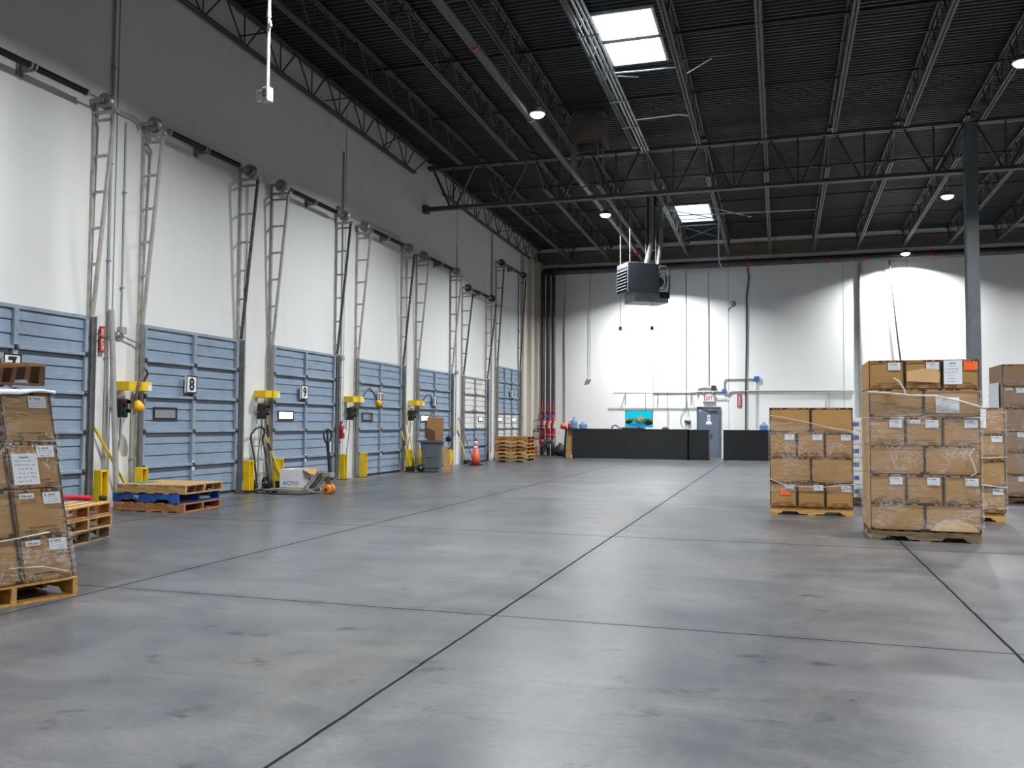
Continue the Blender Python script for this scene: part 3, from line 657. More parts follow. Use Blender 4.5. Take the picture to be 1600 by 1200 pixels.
# hand truck
t = thing('hand_truck', 'black two-wheeled hand truck leaning on the wall left of door 9', 'hand truck', (-10.12, 15.63, 0), R(90))
for x in (-.2, .22): MB().tube([(x, .02, .06), (x, .12, .75), (x, .2, 1.05)], .018, 8).build('rail', BLACK, t)
MB().tube([(-.2, .2, 1.05), (-.18, .2, 1.15), (-.06, .18, 1.26), (.08, .16, 1.3), (.2, .15, 1.26), (.24, .17, 1.16), (.22, .2, 1.05)], .022, 8).build('handle_loop', BLACK, t)
for z in (.35, .62, .9): MB().bar((-.19, .02+.14*z, z), (.21, .02+.14*z, z), .03, .02).build('cross_bar', STEEL, t)
MB().bx(-.2, .22, -.16, .02, .01, .025).build('toe_plate', STEEL, t)
for x in (-.28, .3): MB().lathe([(.05, -.03), (.12, -.03), (.13, -.015), (.13, .015), (.12, .03), (.05, .03)], (x, .12, .135), (1, 0, 0), 20).build('wheel', BLACK, t)
for c, x in zip([c for c in t.children if c.name.startswith('wheel')], (-.28, .3)): MB().lathe([(.045, -.035), (.045, .035)], (x, .12, .135), (1, 0, 0), 14).build('hub', STEEL, c)
MB().tube([(-.27, .12, .135), (.29, .12, .135)], .012, 8).build('axle', STEEL, t)
for x in (-.2, .22): MB().tube([(x, .12, .15), (x, .1, .55)], .009, 6).build('brace', STEEL, t)

# open white carton
t = thing('carton', 'white printed carton with a brown flap open behind the pallet jack', 'carton', (-9.68, 16.2, 0), R(3))
mb = MB()
for a in ((-.25, .25, -.3, -.29, .0, .42), (-.25, .25, .29, .3, .0, .42), (-.25, -.24, -.29, .29, 0, .42), (.24, .25, -.29, .29, 0, .42), (-.24, .24, -.29, .29, 0, .01)): mb.bx(*a)
mb.build('body', WHITEBOX, t)
MB().add([(.251, -.28, .421), (.251, .28, .421), (.44, .26, .32), (.44, -.26, .32), (.251, -.28, .426), (.251, .28, .426), (.44, .26, .325), (.44, -.26, .325)], [(0, 3, 2, 1), (4, 5, 6, 7), (0, 1, 5, 4), (1, 2, 6, 5), (2, 3, 7, 6), (3, 0, 4, 7)]).build('flap', KRAFT, t)
MB().text('ACYO', (.0, -.3012, .1), (1, 0, 0), (0, 0, 1), .08, w=.36).lathe([(.05, 0), (.05, .001)], (.2505, .05, .2), (1, 0, 0), 16).build('printing', BLUEINK, t)

# pallet jack, forks toward the wall
t = thing('pallet_jack', 'worn grey pallet jack with orange wheels and black handle before door 9', 'pallet jack', (-8.62, 15.3, 0), R(180-3))
for y in (-.19, .19):
    MB().prism([(.1, .09), (1.02, .09), (1.1, .06), (1.1, .045), (.1, .035)], y-.075, y+.075, 'y').build('fork', JACK, t, bevel=.006)
    MB().lathe([(.02, -.05), (.04, -.05), (.04, .05), (.02, .05)], (.95, y, .04), (0, 1, 0), 14).build('load_roller', BLACK, t)
MB().bar((.24, -.24, .1), (-.06, -.2, .43), .05, .035).bar((.24, .24, .1), (-.06, .2, .43), .05, .035).bar((.2, 0, .12), (-.06, 0, .43), .26, .012).bar((-.06, -.22, .43), (-.06, .22, .43), .05, .05).bar((.2, -.27, .09), (.2, .27, .09), .12, .05).build('frame', JACK, t)
MB().lathe([(.05, 0), (.05, .22), (.07, .23), (.07, .3)], (-.16, 0, .12), (0, 0, 1), 14).bx(-.26, -.06, -.08, .08, .34, .42).build('pump', JACK, t)
for y in (-.07, .07): MB().lathe([(.03, -.03), (.085, -.03), (.095, -.02), (.095, .02), (.085, .03), (.03, .03)], (-.18, y, .096), (0, 1, 0), 20).build('steer_wheel', M('orange_polyurethane', (224, 128, 40), .45), t)
for c in [c for c in t.children if c.name.startswith('steer_wheel')]:
    for q in (-1, 1): MB().lathe([(.03, 0), (.03, .012)], (-.18, (-.07 if c.name == 'steer_wheel' else .07)+q*.033, .096), (0, q, 0), 14).build('hub', DTRACK, c)
MB().tube([(-.2, 0, .36), (-.16, 0, .8), (-.13, 0, 1.0)], .035, 10).build('tow_bar', BLACK, t)
hp = [(-.13, 0, .96), (-.13, -.1, 1.05), (-.13, -.14, 1.16), (-.13, -.1, 1.24), (-.13, 0, 1.27), (-.13, .1, 1.24), (-.13, .14, 1.16), (-.13, .1, 1.05), (-.13, 0, .96)]
MB().tube(hp, .018, 8).tube([(-.13, 0, .96), (-.13, 0, 1.27)], .02, 8).build('handle_loop', BLACK, t)
MB().bx(-.2, -.194, -.02, .02, .82, 1.02).build('decal', PAPER, t)

# grey wheeled bin with cardboard
t = thing('wheeled_bin', 'dark grey wheeled rubbish bin in front of the dock wall', 'bin', (-9.55, 23.3, 0), R(12))
def ring(w, d, z, r=.05):
    pts = []
    for cx, cy, a in ((w-r, -d+r, -90), (w-r, d-r, 0), (-w+r, d-r, 90), (-w+r, -d+r, 180)):
        for k in range(4): q = R(a+30*k); pts.append((cx+r*math.cos(q), cy+r*math.sin(q), z))
    return pts
def loft(rings, mb, m=0, cap=True):
    n = len(rings[0]); vs = [p for r in rings for p in r]
    fs = [(i*n+j, i*n+(j+1) % n, (i+1)*n+(j+1) % n, (i+1)*n+j) for i in range(len(rings)-1) for j in range(n)]
    if cap: fs += [tuple(range(n))[::-1], tuple((len(rings)-1)*n+j for j in range(n))]
    mb.add(vs, fs, m); return mb
loft([ring(.22, .24, .03), ring(.22, .24, .1), ring(.24, .26, .12), ring(.29, .3, .84), ring(.34, .34, .85), ring(.34, .34, .9), ring(.3, .31, .9), ring(.28, .29, .7)], MB()).build('tub', GREYBIN, t)
MB().bx(-.12, .12, -.292, -.284, .42, .7).build('moulded_panel', GREYBIN, t, bevel=.01)
for y in (-.2, .2):
    c = MB().lathe([(.04, -.03), (.1, -.03), (.11, 0), (.1, .03), (.04, .03)], (-.3, y, .112), (0, 1, 0), 18).build('wheel', BLACK, t)
    MB().lathe([(.04, -.036), (.04, .036)], (-.3, y, .112), (0, 1, 0), 14).build('hub', STEEL, c)
MB().tube([(-.3, -.2, .112), (-.3, .2, .112)], .012, 8).build('axle', STEEL, t)
MB().tube([(-.34, -.22, .87), (-.42, -.2, .88), (-.42, .2, .88), (-.34, .22, .87)], .018, 8).build('handle', GREYBIN, t)
t = thing('cardboard_sheet', 'brown folded cardboard standing up in the grey bin', 'cardboard', (-9.47, 23.3, .905), R(20))
MB().prism([(-.2, 0), (.22, 0), (.24, .64), (-.24, .66), (-.22, .4)], -.03, -.02, 'y').build('sheet', M('brown_old_cardboard', (164, 118, 72), .8, 0, .08, 5), t)
MB().add([(-.24, -.02, .02), (.0, -.1, .02), (.0, -.1, .26), (-.24, -.05, .36), (-.24, -.012, .02), (.0, -.092, .02), (.0, -.092, .26), (-.24, -.042, .36)], [(0, 1, 2, 3), (7, 6, 5, 4), (0, 4, 5, 1), (2, 6, 7, 3), (1, 5, 6, 2)]).build('folded_flap', M('dark_brown_cardboard', (110, 78, 52), .8), t)
MB().bx(-.3, -.24, .0, .02, .05, .58).build('side_flap', M('dark_brown_cardboard'), t)
t = thing('wood_plank', 'short pale wooden plank leaning at the right of the grey bin', 'plank', (-9.05, 23.2, .006), rot=(R(-3), R(-4), R(20)))
MB().prism([(-.1, 0), (.1, 0), (.1, .62), (.0, .72), (-.1, .7)], -.03, .03, 'y').build('board', WOODA, t)
t = thing('caster', 'small black caster on a bracket beside the plank', 'caster', (-9.95, 25.6, .9))
MB().lathe([(.03, -.03), (.09, -.03), (.09, .03), (.03, .03)], (0, 0, 0), (0, 1, 0), 16).build('wheel', BLACK, t)
MB().bar((-.48, 0, 0), (-.1, 0, 0), .04, .03).build('bracket', STEEL, t)

# orange cone
t = thing('traffic_cone', 'orange traffic cone with two white bands by the dock wall', 'cone', (-9.68, 27.4, 0))
MB().lathe([(.155, .035), (.125, .25), (.078, .56)], n=20).build('lower_body', CONEO, t)
MB().lathe([(.078, .5605), (.067, .64)], n=20).build('lower_white_band', WHITE, t)
MB().lathe([(.067, .6405), (.058, .7)], n=20).build('middle_body', CONEO, t)
MB().lathe([(.058, .7005), (.044, .8)], n=20).build('upper_white_band', WHITE, t)
MB().lathe([(.044, .8005), (.026, .93), (.02, .94)], n=20).build('tip', CONEO, t)
MB().bx(-.19, .19, -.19, .19, 0, .034).build('base', BLACK, t, bevel=.01)
t = thing('door_hook', 'short brown strap hooked on the half cream dock door', 'strap', (WX+.105, 29.0, 1.86))
MB().prism([(-.22, -.04), (.2, -.0), (.24, .05), (-.1, .04)], -.0, .03, 'x').build('strap', M('tan_strap', (176, 128, 84), .7), t)
t = thing('floor_cable', 'tangle of black cable on the floor at the foot of door 8', 'cable', (-10.1, 14.9, .015))
pts = []
for k in range(60):
    a = k*.42; pts.append((.05+.26*math.sin(a*.9)*(1-.006*k)+.004*k, -.3+.02*k+.22*math.cos(a), .004+.006*(k % 3)))
MB().tube(pts, .012, 6).build('cord', BLACK, t)
t = thing('floor_hose', 'black hose lying along the floor beneath the pallet jack', 'hose', (-9.2, 15.0, .014))
MB().tube([(-1.0, .3, 0), (-.6, -.1, 0), (-.1, -.22, 0), (.25, -.12, 0), (.4, .02, 0)], .012, 6).build('tube', BLACK, t)

# ---------------------------------------------------------------- far left corner: risers, column
for i, (x0, x1, y0, d) in enumerate(((-10.445, -10.3, 35.15, .5), (-10.445, -10.2, 36.0, .45), (-10.445, -10.1, 36.75, .6))):
    tag(MB().bx(x0, x1, y0, y0+d, 0, 8.55).build('trim_%d' % (i+3), BEIGE, bevel=.01), 'beige painted corner pilaster, %s toward the end wall' % ORD[i], 'pilaster', kind='structure')
for i, x in enumerate((-9.95, -9.71, -9.47)):
    t = thing('fire_riser', 'dark fire riser pipe with red valves in the corner, %s of the three' % ('left', 'middle', 'right')[i], 'fire riser', (x, 36.95, 0), group='fire risers in the corner')
    MB().tube([(0, 0, 1.9), (0, 0, 8.0), (0, .05, 8.1), (0, .16, 8.15)], .09, 14).build('pipe', DPIPE, t)
    MB().lathe([(.112, 0), (.112, .03), (.09, .05), (.09, .3), (.112, .32), (.112, .36)], (0, 0, 1.54), (0, 0, 1), 16).build('upper_flange', RED, t)
    MB().lathe([(.112, 0), (.112, .05), (.095, .07), (.11, .18), (.11, .22), (.085, .3), (.112, .34), (.112, .38)], (0, 0, .82), (0, 0, 1), 16).build('valve_body', RED, t)
    MB().bar((-.03, -.14, 1.2), (.05, -.2, 1.54), .09, .09).bx(-.05, .05, -.26, -.14, 1.28, 1.42).build('valve_bonnet', RED, t, bevel=.012)
    MB().lathe([(.1, 0), (.1, .82)], (0, 0, .0), (0, 0, 1), 14).build('base_pipe', DPIPE, t)
    MB().lathe([(.05, 0), (.06, .04), (.05, .08)], (.02, -.1, 1.98), (0, -1, 0), 12).build('gauge', RED, t)
    MB().bar((.02, -.12, 2.04), (.02, -.12, 2.38), .05, .02).build('warning_tag', PINK, t)
    MB().tube([(.0, -.09, 1.95), (.08, -.16, 1.95)], .025, 8).build('drain_pipe', STEEL if i != 1 else RED, t)
    MB().bx(-.09, .04, -.18, -.1, 1.66, 1.8).build('id_tag', BLUEINK, t)
t = thing('hand_wheel_valve', 'black hand wheel valve low in front of the fire risers', 'valve', (-9.68, 36.35, 0))
MB().lathe([(.09, 0), (.09, .06), (.07, .07), (.07, .5), (.1, .52), (.1, .58)], n=14).build('post', DPIPE, t)
MB().tube([(-.26, 0, .62), (.35, .05, .62)], .09, 12).build('cross_pipe', DPIPE, t)
MB().lathe([(.08, 0), (.11, .02), (.11, .08), (.07, .11)], (-.1, -.09, .62), (0, -1, 0), 14).build('red_cover', RED, t)
for x, z, r in ((-.32, 1.3, .26), (-.3, .95, .22)):
    MB().tube([(x+r*math.cos(a*PI/8), -.05, z+r*math.sin(a*PI/8)) for a in range(17)], .016, 6).build('hand_wheel', BLACK, t)
MB().tube([(-.32, -.05, 1.3), (-.32, .2, 1.3), (.0, .3, 1.3)], .022, 8).tube([(-.32, -.05, 1.04), (-.32, -.05, 1.56)], .012, 6).build('stem', BLACK, t)
t = thing('alarm_box', 'small red alarm box on the dock wall by the pallet pile', 'alarm box', (WX+.003, 35.0, 1.5))
MB().bx(0, .09, -.13, .13, -.02, .2).build('case', RED, t, bevel=.01)
MB().lathe([(.06, 0), (.05, .03)], (.09, 0, .09), (1, 0, 0), 14).build('bell', RED, t)
t = thing('wall_hoop', 'small red hoop high on the wall by the tall dock door', 'ring', (WX+.05, 36.3, 8.0), rot=(0, 0, 0))
MB().tube([(0, .14*math.cos(a*PI/10), .3*math.sin(a*PI/10)) for a in range(21)], .022, 6).build('hoop', RED, t)
t = thing('metal_scrap', 'bent sheet metal scrap leaning beside the fire risers', 'scrap metal', (-10.2, 37.2, 2.0), rot=(0, R(6), 0))
MB().prism([(-.14, 0.1), (.03, -.5), (.08, -.5), (-.04, .75), (-.14, .75)], -.02, .0, 'y').build('sheet', STEEL, t)
t = thing('wood_crate', 'dark reddish crate low behind the pallet pile', 'crate', (-9.95, 34.9, 0))
for z in (0, .16, .32): MB().bx(-.3, .3, -.25, .25, z, z+.13).build('slat', M('dark_red_wood', (112, 62, 46), .7), t)
t = thing('dust_pan', 'grey long-handled dust pan leaning by the alarm box', 'dust pan', (-10.05, 34.35, 0.0))
MB().tube([(0, 0, .02), (-.3, -.1, 1.05)], .014, 8).build('handle', STEEL, t)
MB().bx(-.06, .16, -.15, .15, .0, .02).build('pan', BLACK, t)
t = thing('black_bag', 'black bag slumped on the floor between risers and counter', 'bag', (-9.05, 36.6, 0))
MB().lathe([(.16, 0), (.26, .08), (.28, .25), (.2, .42), (.08, .5), (.1, .56)], n=14).build('bag', BLACK, t)

# ---------------------------------------------------------------- end wall
t = thing('door_8', 'slate blue exit door between the black counters', 'door', (-2.86, FY, 0), kind='structure')
MB().bx(-.5, -.44, -.05, -.003, 0, 2.15).bx(.44, .5, -.05, -.003, 0, 2.15).bx(-.44, .44, -.05, -.003, 2.09, 2.15).build('door_frame', DOORF, t)
MB().bx(-.435, .435, -.035, -.004, .01, 2.085).build('door_leaf', DOORB, t)
MB().bx(-.06, .06, -.039, -.036, 1.58, 1.8).lathe([(.035, 0), (.035, .002)], (0, -.0395, 1.69), (0, -1, 0), 14, 1).build('round_notice', [PAPER, GREYINK], t)
MB().lathe([(.12, 0), (.12, .003)], (0, -.036, 1.43), (0, -1, 0), 18).build('oval_plate', PAPER, t).scale = (1, 1, 1)
MB().bx(.0, .33, -.09, -.036, 1.98, 2.05).bar((.02, -.08, 2.03), (-.2, -.06, 2.07), .02, .02).build('door_closer', STEEL, t)
MB().bx(-.4, -.32, -.05, -.036, 1.95, 2.0).build('alarm_contact', WHITE, t)
MB().bx(-.4, .1, -.1, -.06, .98, 1.06).build('push_bar', STEEL, t)
t = thing('exit_sign', 'lit red and white EXIT sign with two lamp heads above the door', 'sign', (-2.87, FY, 2.36))
MB().bx(-.24, .24, -.09, -.004, 0, .3).build('case', WHITE, t, bevel=.01)
MB().text('EXIT', (0, -.0915, .06), (1, 0, 0), (0, 0, 1), .18, w=.36).build('lettering', emit('exit_red', (232, 60, 78), 1.0), t)
for s in (-1, 1): MB().lathe([(.03, 0), (.06, .05), (.06, .08)], (s*.17, -.06, .36), (s*.5, -.8, .2), 14).bar((s*.14, -.05, .3), (s*.17, -.06, .37), .03, .03).build('lamp_head', STEEL, t)
def fw_pipe(pts, label, r=.022, mat=None, extra=None, group='conduits on the end wall'):
    t = thing('end_wall_conduit', label, 'conduit', (0, FY-.04, 0), group=group)
    MB().tube([(x, 0, z) for x, z in pts], r, 8).build('pipe', mat or CONDUIT, t)
    for (x, z, w, m) in (extra or ()): MB().bx(x-w, x+w, -.05, .034, z-w, z+w).build('junction_box', m, t, bevel=.008)
    return t
fw_pipe([(-5.2, 2.79), (-2.24, 2.79)], 'grey horizontal conduit above the door, left of the blue box', .03)
fw_pipe([(-2.86, 7.9), (-2.86, 3.02)], 'thin vertical conduit down to the box above the EXIT sign', .016)
fw_pipe([(-3.32, 2.6), (-3.32, 2.85), (-3.24, 2.95), (-3.1, 2.97), (-2.95, 2.97), (-2.86, 2.92), (-2.72, 2.97)], 'curved conduit and dark box just above the EXIT sign', .024, CONDUIT, [(-2.66, 2.96, .09, DPIPE)])
fw_pipe([(-2.22, 2.85), (-2.22, 3.2), (-2.18, 3.29), (-2.08, 3.32), (-1.0, 3.32)], 'bent conduit linking the two blue boxes', .022, CONDUIT, [(-2.22, 2.82, .08, BLUEINK), (-.9, 3.32, .1, BLUEINK)])
fw_pipe([(-.9, 3.2), (-.93, 1.25)], 'thin vertical conduit below the right blue box', .016)
fw_pipe([(-2.05, 2.65), (-2.0, 2.74), (-1.9, 2.8), (2.9, 2.8)], 'long grey conduit running right behind the box stacks', .028)
fw_pipe([(1.94, 2.77), (1.95, 1.0)], 'short vertical conduit behind the smaller box stack', .02)
fw_pipe([(-2.6, 2.49), (-2.2, 2.49), (-2.1, 2.47)], 'short conduit leaving the EXIT sign to the right', .016)
fw_pipe([(-9.14, 7.0), (-9.12, 1.3)], 'thin pale pipe on the wall joint by the fire risers', .02)
fw_pipe([(-5.2, 5.3), (-5.2, 1.9)], 'thin grey cord line running down to the television', .012)
fw_pipe([(-1.23, 8.0), (-1.18, 7.6), (-1.28, 6.8), (-1.3, 5.0), (-1.34, 3.0), (-1.35, 1.0)], 'dark flexible cable hanging down the wall right of the door', .03, DPIPE)
fw_pipe([(-3.8, 7.9), (-3.8, 2.1)], 'slim pale conduit on the wall joint left of the door', .014)
fw_pipe([(3.16, 8.0), (3.16, .3)], 'thick grey downpipe on the wall between the two bright lamp pools', .09, CONDUIT)
t = thing('wall_disc', 'small round grey disc high on the wall right of the door', 'disc', (-1.84, FY-.003, 6.5))
MB().lathe([(.1, 0), (.11, .03), (.06, .05)], axis=(0, -1, 0), n=16).build('cover', STEEL, t)
MB().tube([(-.02, -.03, -.05), (-.2, -.02, -.25)], .014, 6).build('bracket', STEEL, t)
t = thing('cord_light', 'white socket hanging from a long thin cord on the left of the end wall', 'socket', (-7.98, FY-.08, 3.4))
MB().tube([(0, 0, .1), (0, 0, 4.6)], .012, 6).build('cord', GREYINK, t)
MB().bx(-.08, .08, -.04, .05, -.05, .1).lathe([(.03, 0), (.05, .06)], (-.07, 0, -.1), (0, 0, 1), 10).build('socket', WHITE, t, bevel=.008)
t = thing('hanging_rail', 'thin grey hanging rail on wall brackets above the television', 'rail', (-5.1, FY, 2.74))
MB().tube([(-1.78, -.3, 0), (1.78, -.3, 0)], .022, 8).build('rail', CONDUIT, t)
for x in (-1.3, .1, 1.5): MB().bar((x, -.3, 0), (x, -.004, 0), .03, .03).bar((x, -.02, 0), (x, -.02, -.5), .03, .03).build('bracket', CONDUIT, t)
for x in (-.4, .53): MB().tube([(x, -.3, -.02), (x, -.3, -1.48)], .014, 6).build('upright', STEEL, t)
t = thing('cable_loop', 'dark plug and loop of cable on the wall left of the exit door', 'cable', (-3.75, FY-.04, 1.5))
MB().tube([(.05, 0, .3), (-.02, -.02, .95), (-.1, 0, .55), (-.26, 0, .3), (-.3, 0, .05), (-.2, 0, -.2), (.0, 0, -.3)], .01, 6).build('cord', GREYINK, t)
MB().lathe([(.05, 0), (.09, .02), (.06, .08)], (.06, .03, 0), (0, -1, 0), 12).bx(-.12, -.04, -.03, .02, -.01, .07).build('plug', DTRACK, t)
t = thing('ceiling_cable', 'thin dark cable slanting down behind the tall box stack', 'cable', (4.25, 37.4, 0))
MB().tube([(0, 0, 8.0), (.05, 0, 7.2), (.25, 0, 5.0), (.4, 0, 3.6)], .035, 8).build('cord', DPIPE, t)

# counters
def counter(x0, x1, y, d, h, label, end=False):
    t = thing('counter', label, 'counter', ((x0+x1)/2, y, 0), group='black counters by the end wall'); w = (x1-x0)/2
    n = max(1, round(2*w/2.4))
    for k in range(n):
        a, b = -w+2*w*k/n, -w+2*w*(k+1)/n
        MB().bx(a+.001, b-.001, 0, .03, .012, h-.03).build('front_panel', BLACKP, t)
    MB().bx(-w-.02, w+.02, -.02, d, h-.03, h).build('top', BLACKP, t, bevel=.004)
    for s in (-w, w-.03): MB().bx(s, s+.03, .032, d-.02, .0, h-.031).build('side_panel', BLACKP, t)
    if end:
        MB().prism([(-w-.34, 0), (-w-.06, 0), (-w-.02, h-.032), (-w-.27, h-.032)], .3, .33, 'y').build('end_panel', OSB, t)
        MB().prism([(-w-.46, 0), (-w-.36, 0), (-w-.29, h-.032), (-w-.36, h-.032)], .28, .34, 'y').build('end_trim', BLACKP, t)
        MB().bx(-w-.42, -w-.02, .0, d, h-.03, h).build('end_top', BLACKP, t)
        MB().bx(-w-.08, -w-.01, .05, .28, .0, .14).build('foot', WHITE, t)
    return t
counter(-8.05, -3.45, 34.55, .9, 1.2, 'long black plywood counter left of the exit door', True)
counter(-3.4, -2.65, 34.75, .7, 1.19, 'short black counter section touching the exit door side of the long one')
counter(-2.1, 1.2, 34.85, .7, 1.19, 'black counter right of the exit door, behind the smaller box stack')
def jug(x, y, z, h, r, label, col):
    t = thing('water_jug', label, 'jug', (x, y, z), group='things on the black counters')
    MB().lathe([(r*.9, 0), (r, .02), (r, h*.25), (r*.93, h*.3), (r, h*.35), (r, h*.62), (r*.5, h*.82), (r*.28, h*.88), (r*.28, h*.97)], n=18).build('bottle', col, t)
    MB().lathe([(r*.31, h*.96), (r*.31, h*1.02)], n=12).build('cap', BLUEINK, t)
JUG = clear_mat('blue_jug_plastic', (150, 190, 228), .45)
jug(-8.1, 35.05, 1.2, .46, .15, 'tall blue water jug at the left end of the long counter', JUG)
jug(-7.72, 35.05, 1.2, .27, .17, 'squat blue water bottle second from the left on the long counter', JUG)
jug(-.58, 35.3, 1.19, .3, .17, 'blue water bottle on the right counter beside the smaller box stack', JUG)
t = thing('spray_bottle', 'small white and red bottle before the tall blue jug', 'bottle', (-8.22, 34.8, 1.2))
MB().lathe([(.07, 0), (.075, .02), (.075, .16), (.03, .26)], n=14).build('bottle', RED, t)
MB().lathe([(.03, .261), (.028, .32), (.04, .33), (.04, .36)], n=10).build('nozzle', WHITE, t)
t = thing('red_bucket', 'small red tub with a yellow top at the counter end', 'tub', (-8.5, 34.85, 1.2))
MB().lathe([(.15, 0), (.11, .16)], n=16).build('tub', M('bright_red_plastic', (226, 44, 44), .4), t)
MB().lathe([(.09, .161), (.07, .21)], n=14).build('top', YEL, t)
t = thing('television', 'television showing a sea turtle in bright blue water on the counter', 'television', (-5.45, 35.25, 1.2))
TW, TH = .56, .34
MB().bx(-TW, TW, 0, .05, .07, .07+2*TH).build('frame', BLACKP, t, bevel=.006)
scr = MB().plate((-TW+.02, -.001, .09), (1, 0, 0), (0, 0, 1), 2*TW-.04, 2*TH-.04, .001, 0)
def blob(cx, cz, rx, rz, m, lay, a0=0, n=20):
    a = R(a0); scr.add([(cx+rx*math.cos(k*2*PI/n)*math.cos(a)-rz*math.sin(k*2*PI/n)*math.sin(a), -.002-.0012*lay, cz+rx*math.cos(k*2*PI/n)*math.sin(a)+rz*math.sin(k*2*PI/n)*math.cos(a)) for k in range(n)], [tuple(range(n))], m)
blob(.0, .17, .5, .07, 4, 1); blob(-.36, .33, .2, .1, 2, 2, 14); blob(.38, .33, .18, .11, 2, 2, -10); blob(-.4, .28, .15, .07, 3, 3, 10); blob(.36, .26, .2, .1, 3, 3, -8)
blob(.06, .33, .24, .12, 5, 4); blob(-.12, .36, .09, .05, 2, 5, 40)
blob(.07, .44, .13, .13, 1, 5, 25)
for i, (bx_, bz_) in enumerate(((-.02, .42), (.03, .53), (.1, .5), (.14, .43), (.08, .39), (.16, .52), (.0, .48))): blob(bx_, bz_, .022+.006*(i % 3), .016, (5, 6, 2)[i % 3], 6, 30*i, 8)
blob(.09, .365, .07, .03, 2, 6)
scr.build('screen', [emit('tv_cyan', (24, 206, 232), 1.0), emit('tv_pale', (176, 192, 188), .9), emit('tv_olive', (150, 136, 60), .7), emit('tv_dark', (44, 60, 48), .6), emit('tv_blue', (20, 150, 210), .9), emit('tv_green', (70, 128, 96), .7), emit('tv_violet', (120, 110, 170), .7)], t)
MB().bx(-.25, .25, -.06, .12, 0, .015).bx(-.04, .04, .02, .045, .015, .08).build('stand', BLACKP, t)
t = thing('headset', 'black headset and cables lying left of the television', 'headset', (-6.3, 35.0, 1.21))
MB().tube([(-.2, 0, 0), (-.18, 0, .1), (-.08, 0, .14), (.02, 0, .1), (.06, 0, .02), (.2, .02, .03), (.35, .0, .04)], .022, 8).lathe([(.05, -.02), (.06, 0), (.05, .02)], (-.2, 0, .05), (1, 0, 0), 12).build('headband', BLACK, t)
t = thing('keyboard', 'low black keyboard tray under the television', 'keyboard', (-5.55, 34.85, 1.2))
MB().bx(-.5, .4, -.1, .1, .0, .05).bx(-.46, .36, -.08, .08, .05, .06).build('keys', BLACK, t, bevel=.006)
t = thing('cap', 'small brown cap lying on the counter left of the exit door', 'cap', (-4.35, 34.95, 1.2))
MB().lathe([(.13, 0), (.12, .05), (.06, .1)], n=14).build('dome', M('brown_cap', (86, 60, 50), .6), t)

# ---------------------------------------------------------------- unit heater, roof duct, receptacle drop
t = thing('unit_heater', 'grey gas unit heater with louvers hanging from the roof', 'heater', (-4.4, 28.3, 5.66), R(34.4))
W, D, H = .56, .42, .96   # local: louver face at -x, blank side at -y, burner at +x
MB().bx(-W, W, -D, D, .0, H).build('cabinet', HEATG, t, bevel=.012)
MB().bx(-W-.004, -W-.0005, -D+.04, D-.04, .08, H-.14).build('louver_shade_sheet', BLACK, t)  # black sheet painting the shade between the louvers on a closed cabinet
for k in range(7): MB().add([(-W-.005, -D+.04, .12+.1*k), (-W-.005, D-.04, .12+.1*k), (-W-.045, D-.04, .085+.1*k), (-W-.045, -D+.04, .085+.1*k), (-W-.005, -D+.04, .132+.1*k), (-W-.005, D-.04, .132+.1*k), (-W-.045, D-.04, .095+.1*k), (-W-.045, -D+.04, .095+.1*k)], [(0, 3, 2, 1), (4, 5, 6, 7), (0, 1, 5, 4), (1, 2, 6, 5), (2, 3, 7, 6), (3, 0, 4, 7)]).build('louver', HEATG, t)
MB().bx(-W-.003, -W-.001, -.2, .12, H-.1, H-.03).build('badge', STEEL, t)
MB().bx(-.3, W+.34, -D+.02, D-.02, -.31, -.004).build('burner_pan', HEATL, t, bevel=.01)
MB().bx(W+.005, W+.36, -D-.02, -.1, -.16, .04).build('control_tray', BLACK, t)
mb = MB().lathe([(.05, 0), (.17, .02), (.17, .2), (.12, .28), (.05, .3)], (W+.02, -.05, .42), (1, 0, 0), 16)
mb.tube([(W+.3, -.05+.3*math.cos(a*PI/10), .45+.3*math.sin(a*PI/10)) for a in range(21)], .014, 6).tube([(W+.34, -.05+.18*math.cos(a*PI/10), .45+.18*math.sin(a*PI/10)) for a in range(21)], .012, 6)
for a in range(6): mb.tube([(W+.35, -.05, .45), (W+.06, -.05+.32*math.cos(a*PI/3), .45+.32*math.sin(a*PI/3))], .01, 6)
mb.build('fan_motor', DTRACK, t)
MB().tube([(W+.06, -.25, .9), (W+.3, -.25, .92), (W+.44, -.25, .8), (W+.46, -.25, .3), (W+.42, -.25, .0)], .03, 8).build('gas_hose', STEEL, t)
MB().tube([(.3, .05, H-.01), (.55, .2, 1.65), (.6, .22, 1.8), (.6, .22, 3.3)], .085, 12).build('flue_pipe', SILVER, t)
MB().tube([(W+.1, -.15, .95), (W+.12, -.12, 1.05), (W+.32, .1, 1.75), (W+.34, .12, 1.9), (W+.34, .12, 3.3)], .075, 12).build('flue_pipe', SILVER, t)
MB().bx(W-.02, W+.22, .2, .44, 1.55, 3.4).build('vertical_duct', BLACK, t)
for x, y in ((-W+.1, -D+.05), (W-.1, -D+.05), (-W+.1, D-.05), (W-.1, D-.05)): MB().tube([(x, y, H), (x, y, 2.85)], .014, 6).build('hanger_rod', STEEL, t)
for x, y in ((-W+.02, .2), (.35, -.3)):
    MB().tube([(x, y, -.01 if x < 0 else -.32), (x, y, -1.1)], .009, 6).bx(x-.04, x+.04, y-.03, y+.03, -1.2, -1.08).build('pull_cord', DTRACK, t)
t = thing('roof_vent_duct', 'stained rusty sheet metal duct hanging open beneath the roof', 'duct', (-4.73, 22.3, 0))
mb = MB(); ZB = 8.72
for a in ((-.42, .42, -.4, -.39), (-.42, .42, .39, .4), (-.42, -.41, -.39, .39), (.41, .42, -.39, .39)): mb.bx(*a, ZB, deckz(22.3)-.015)
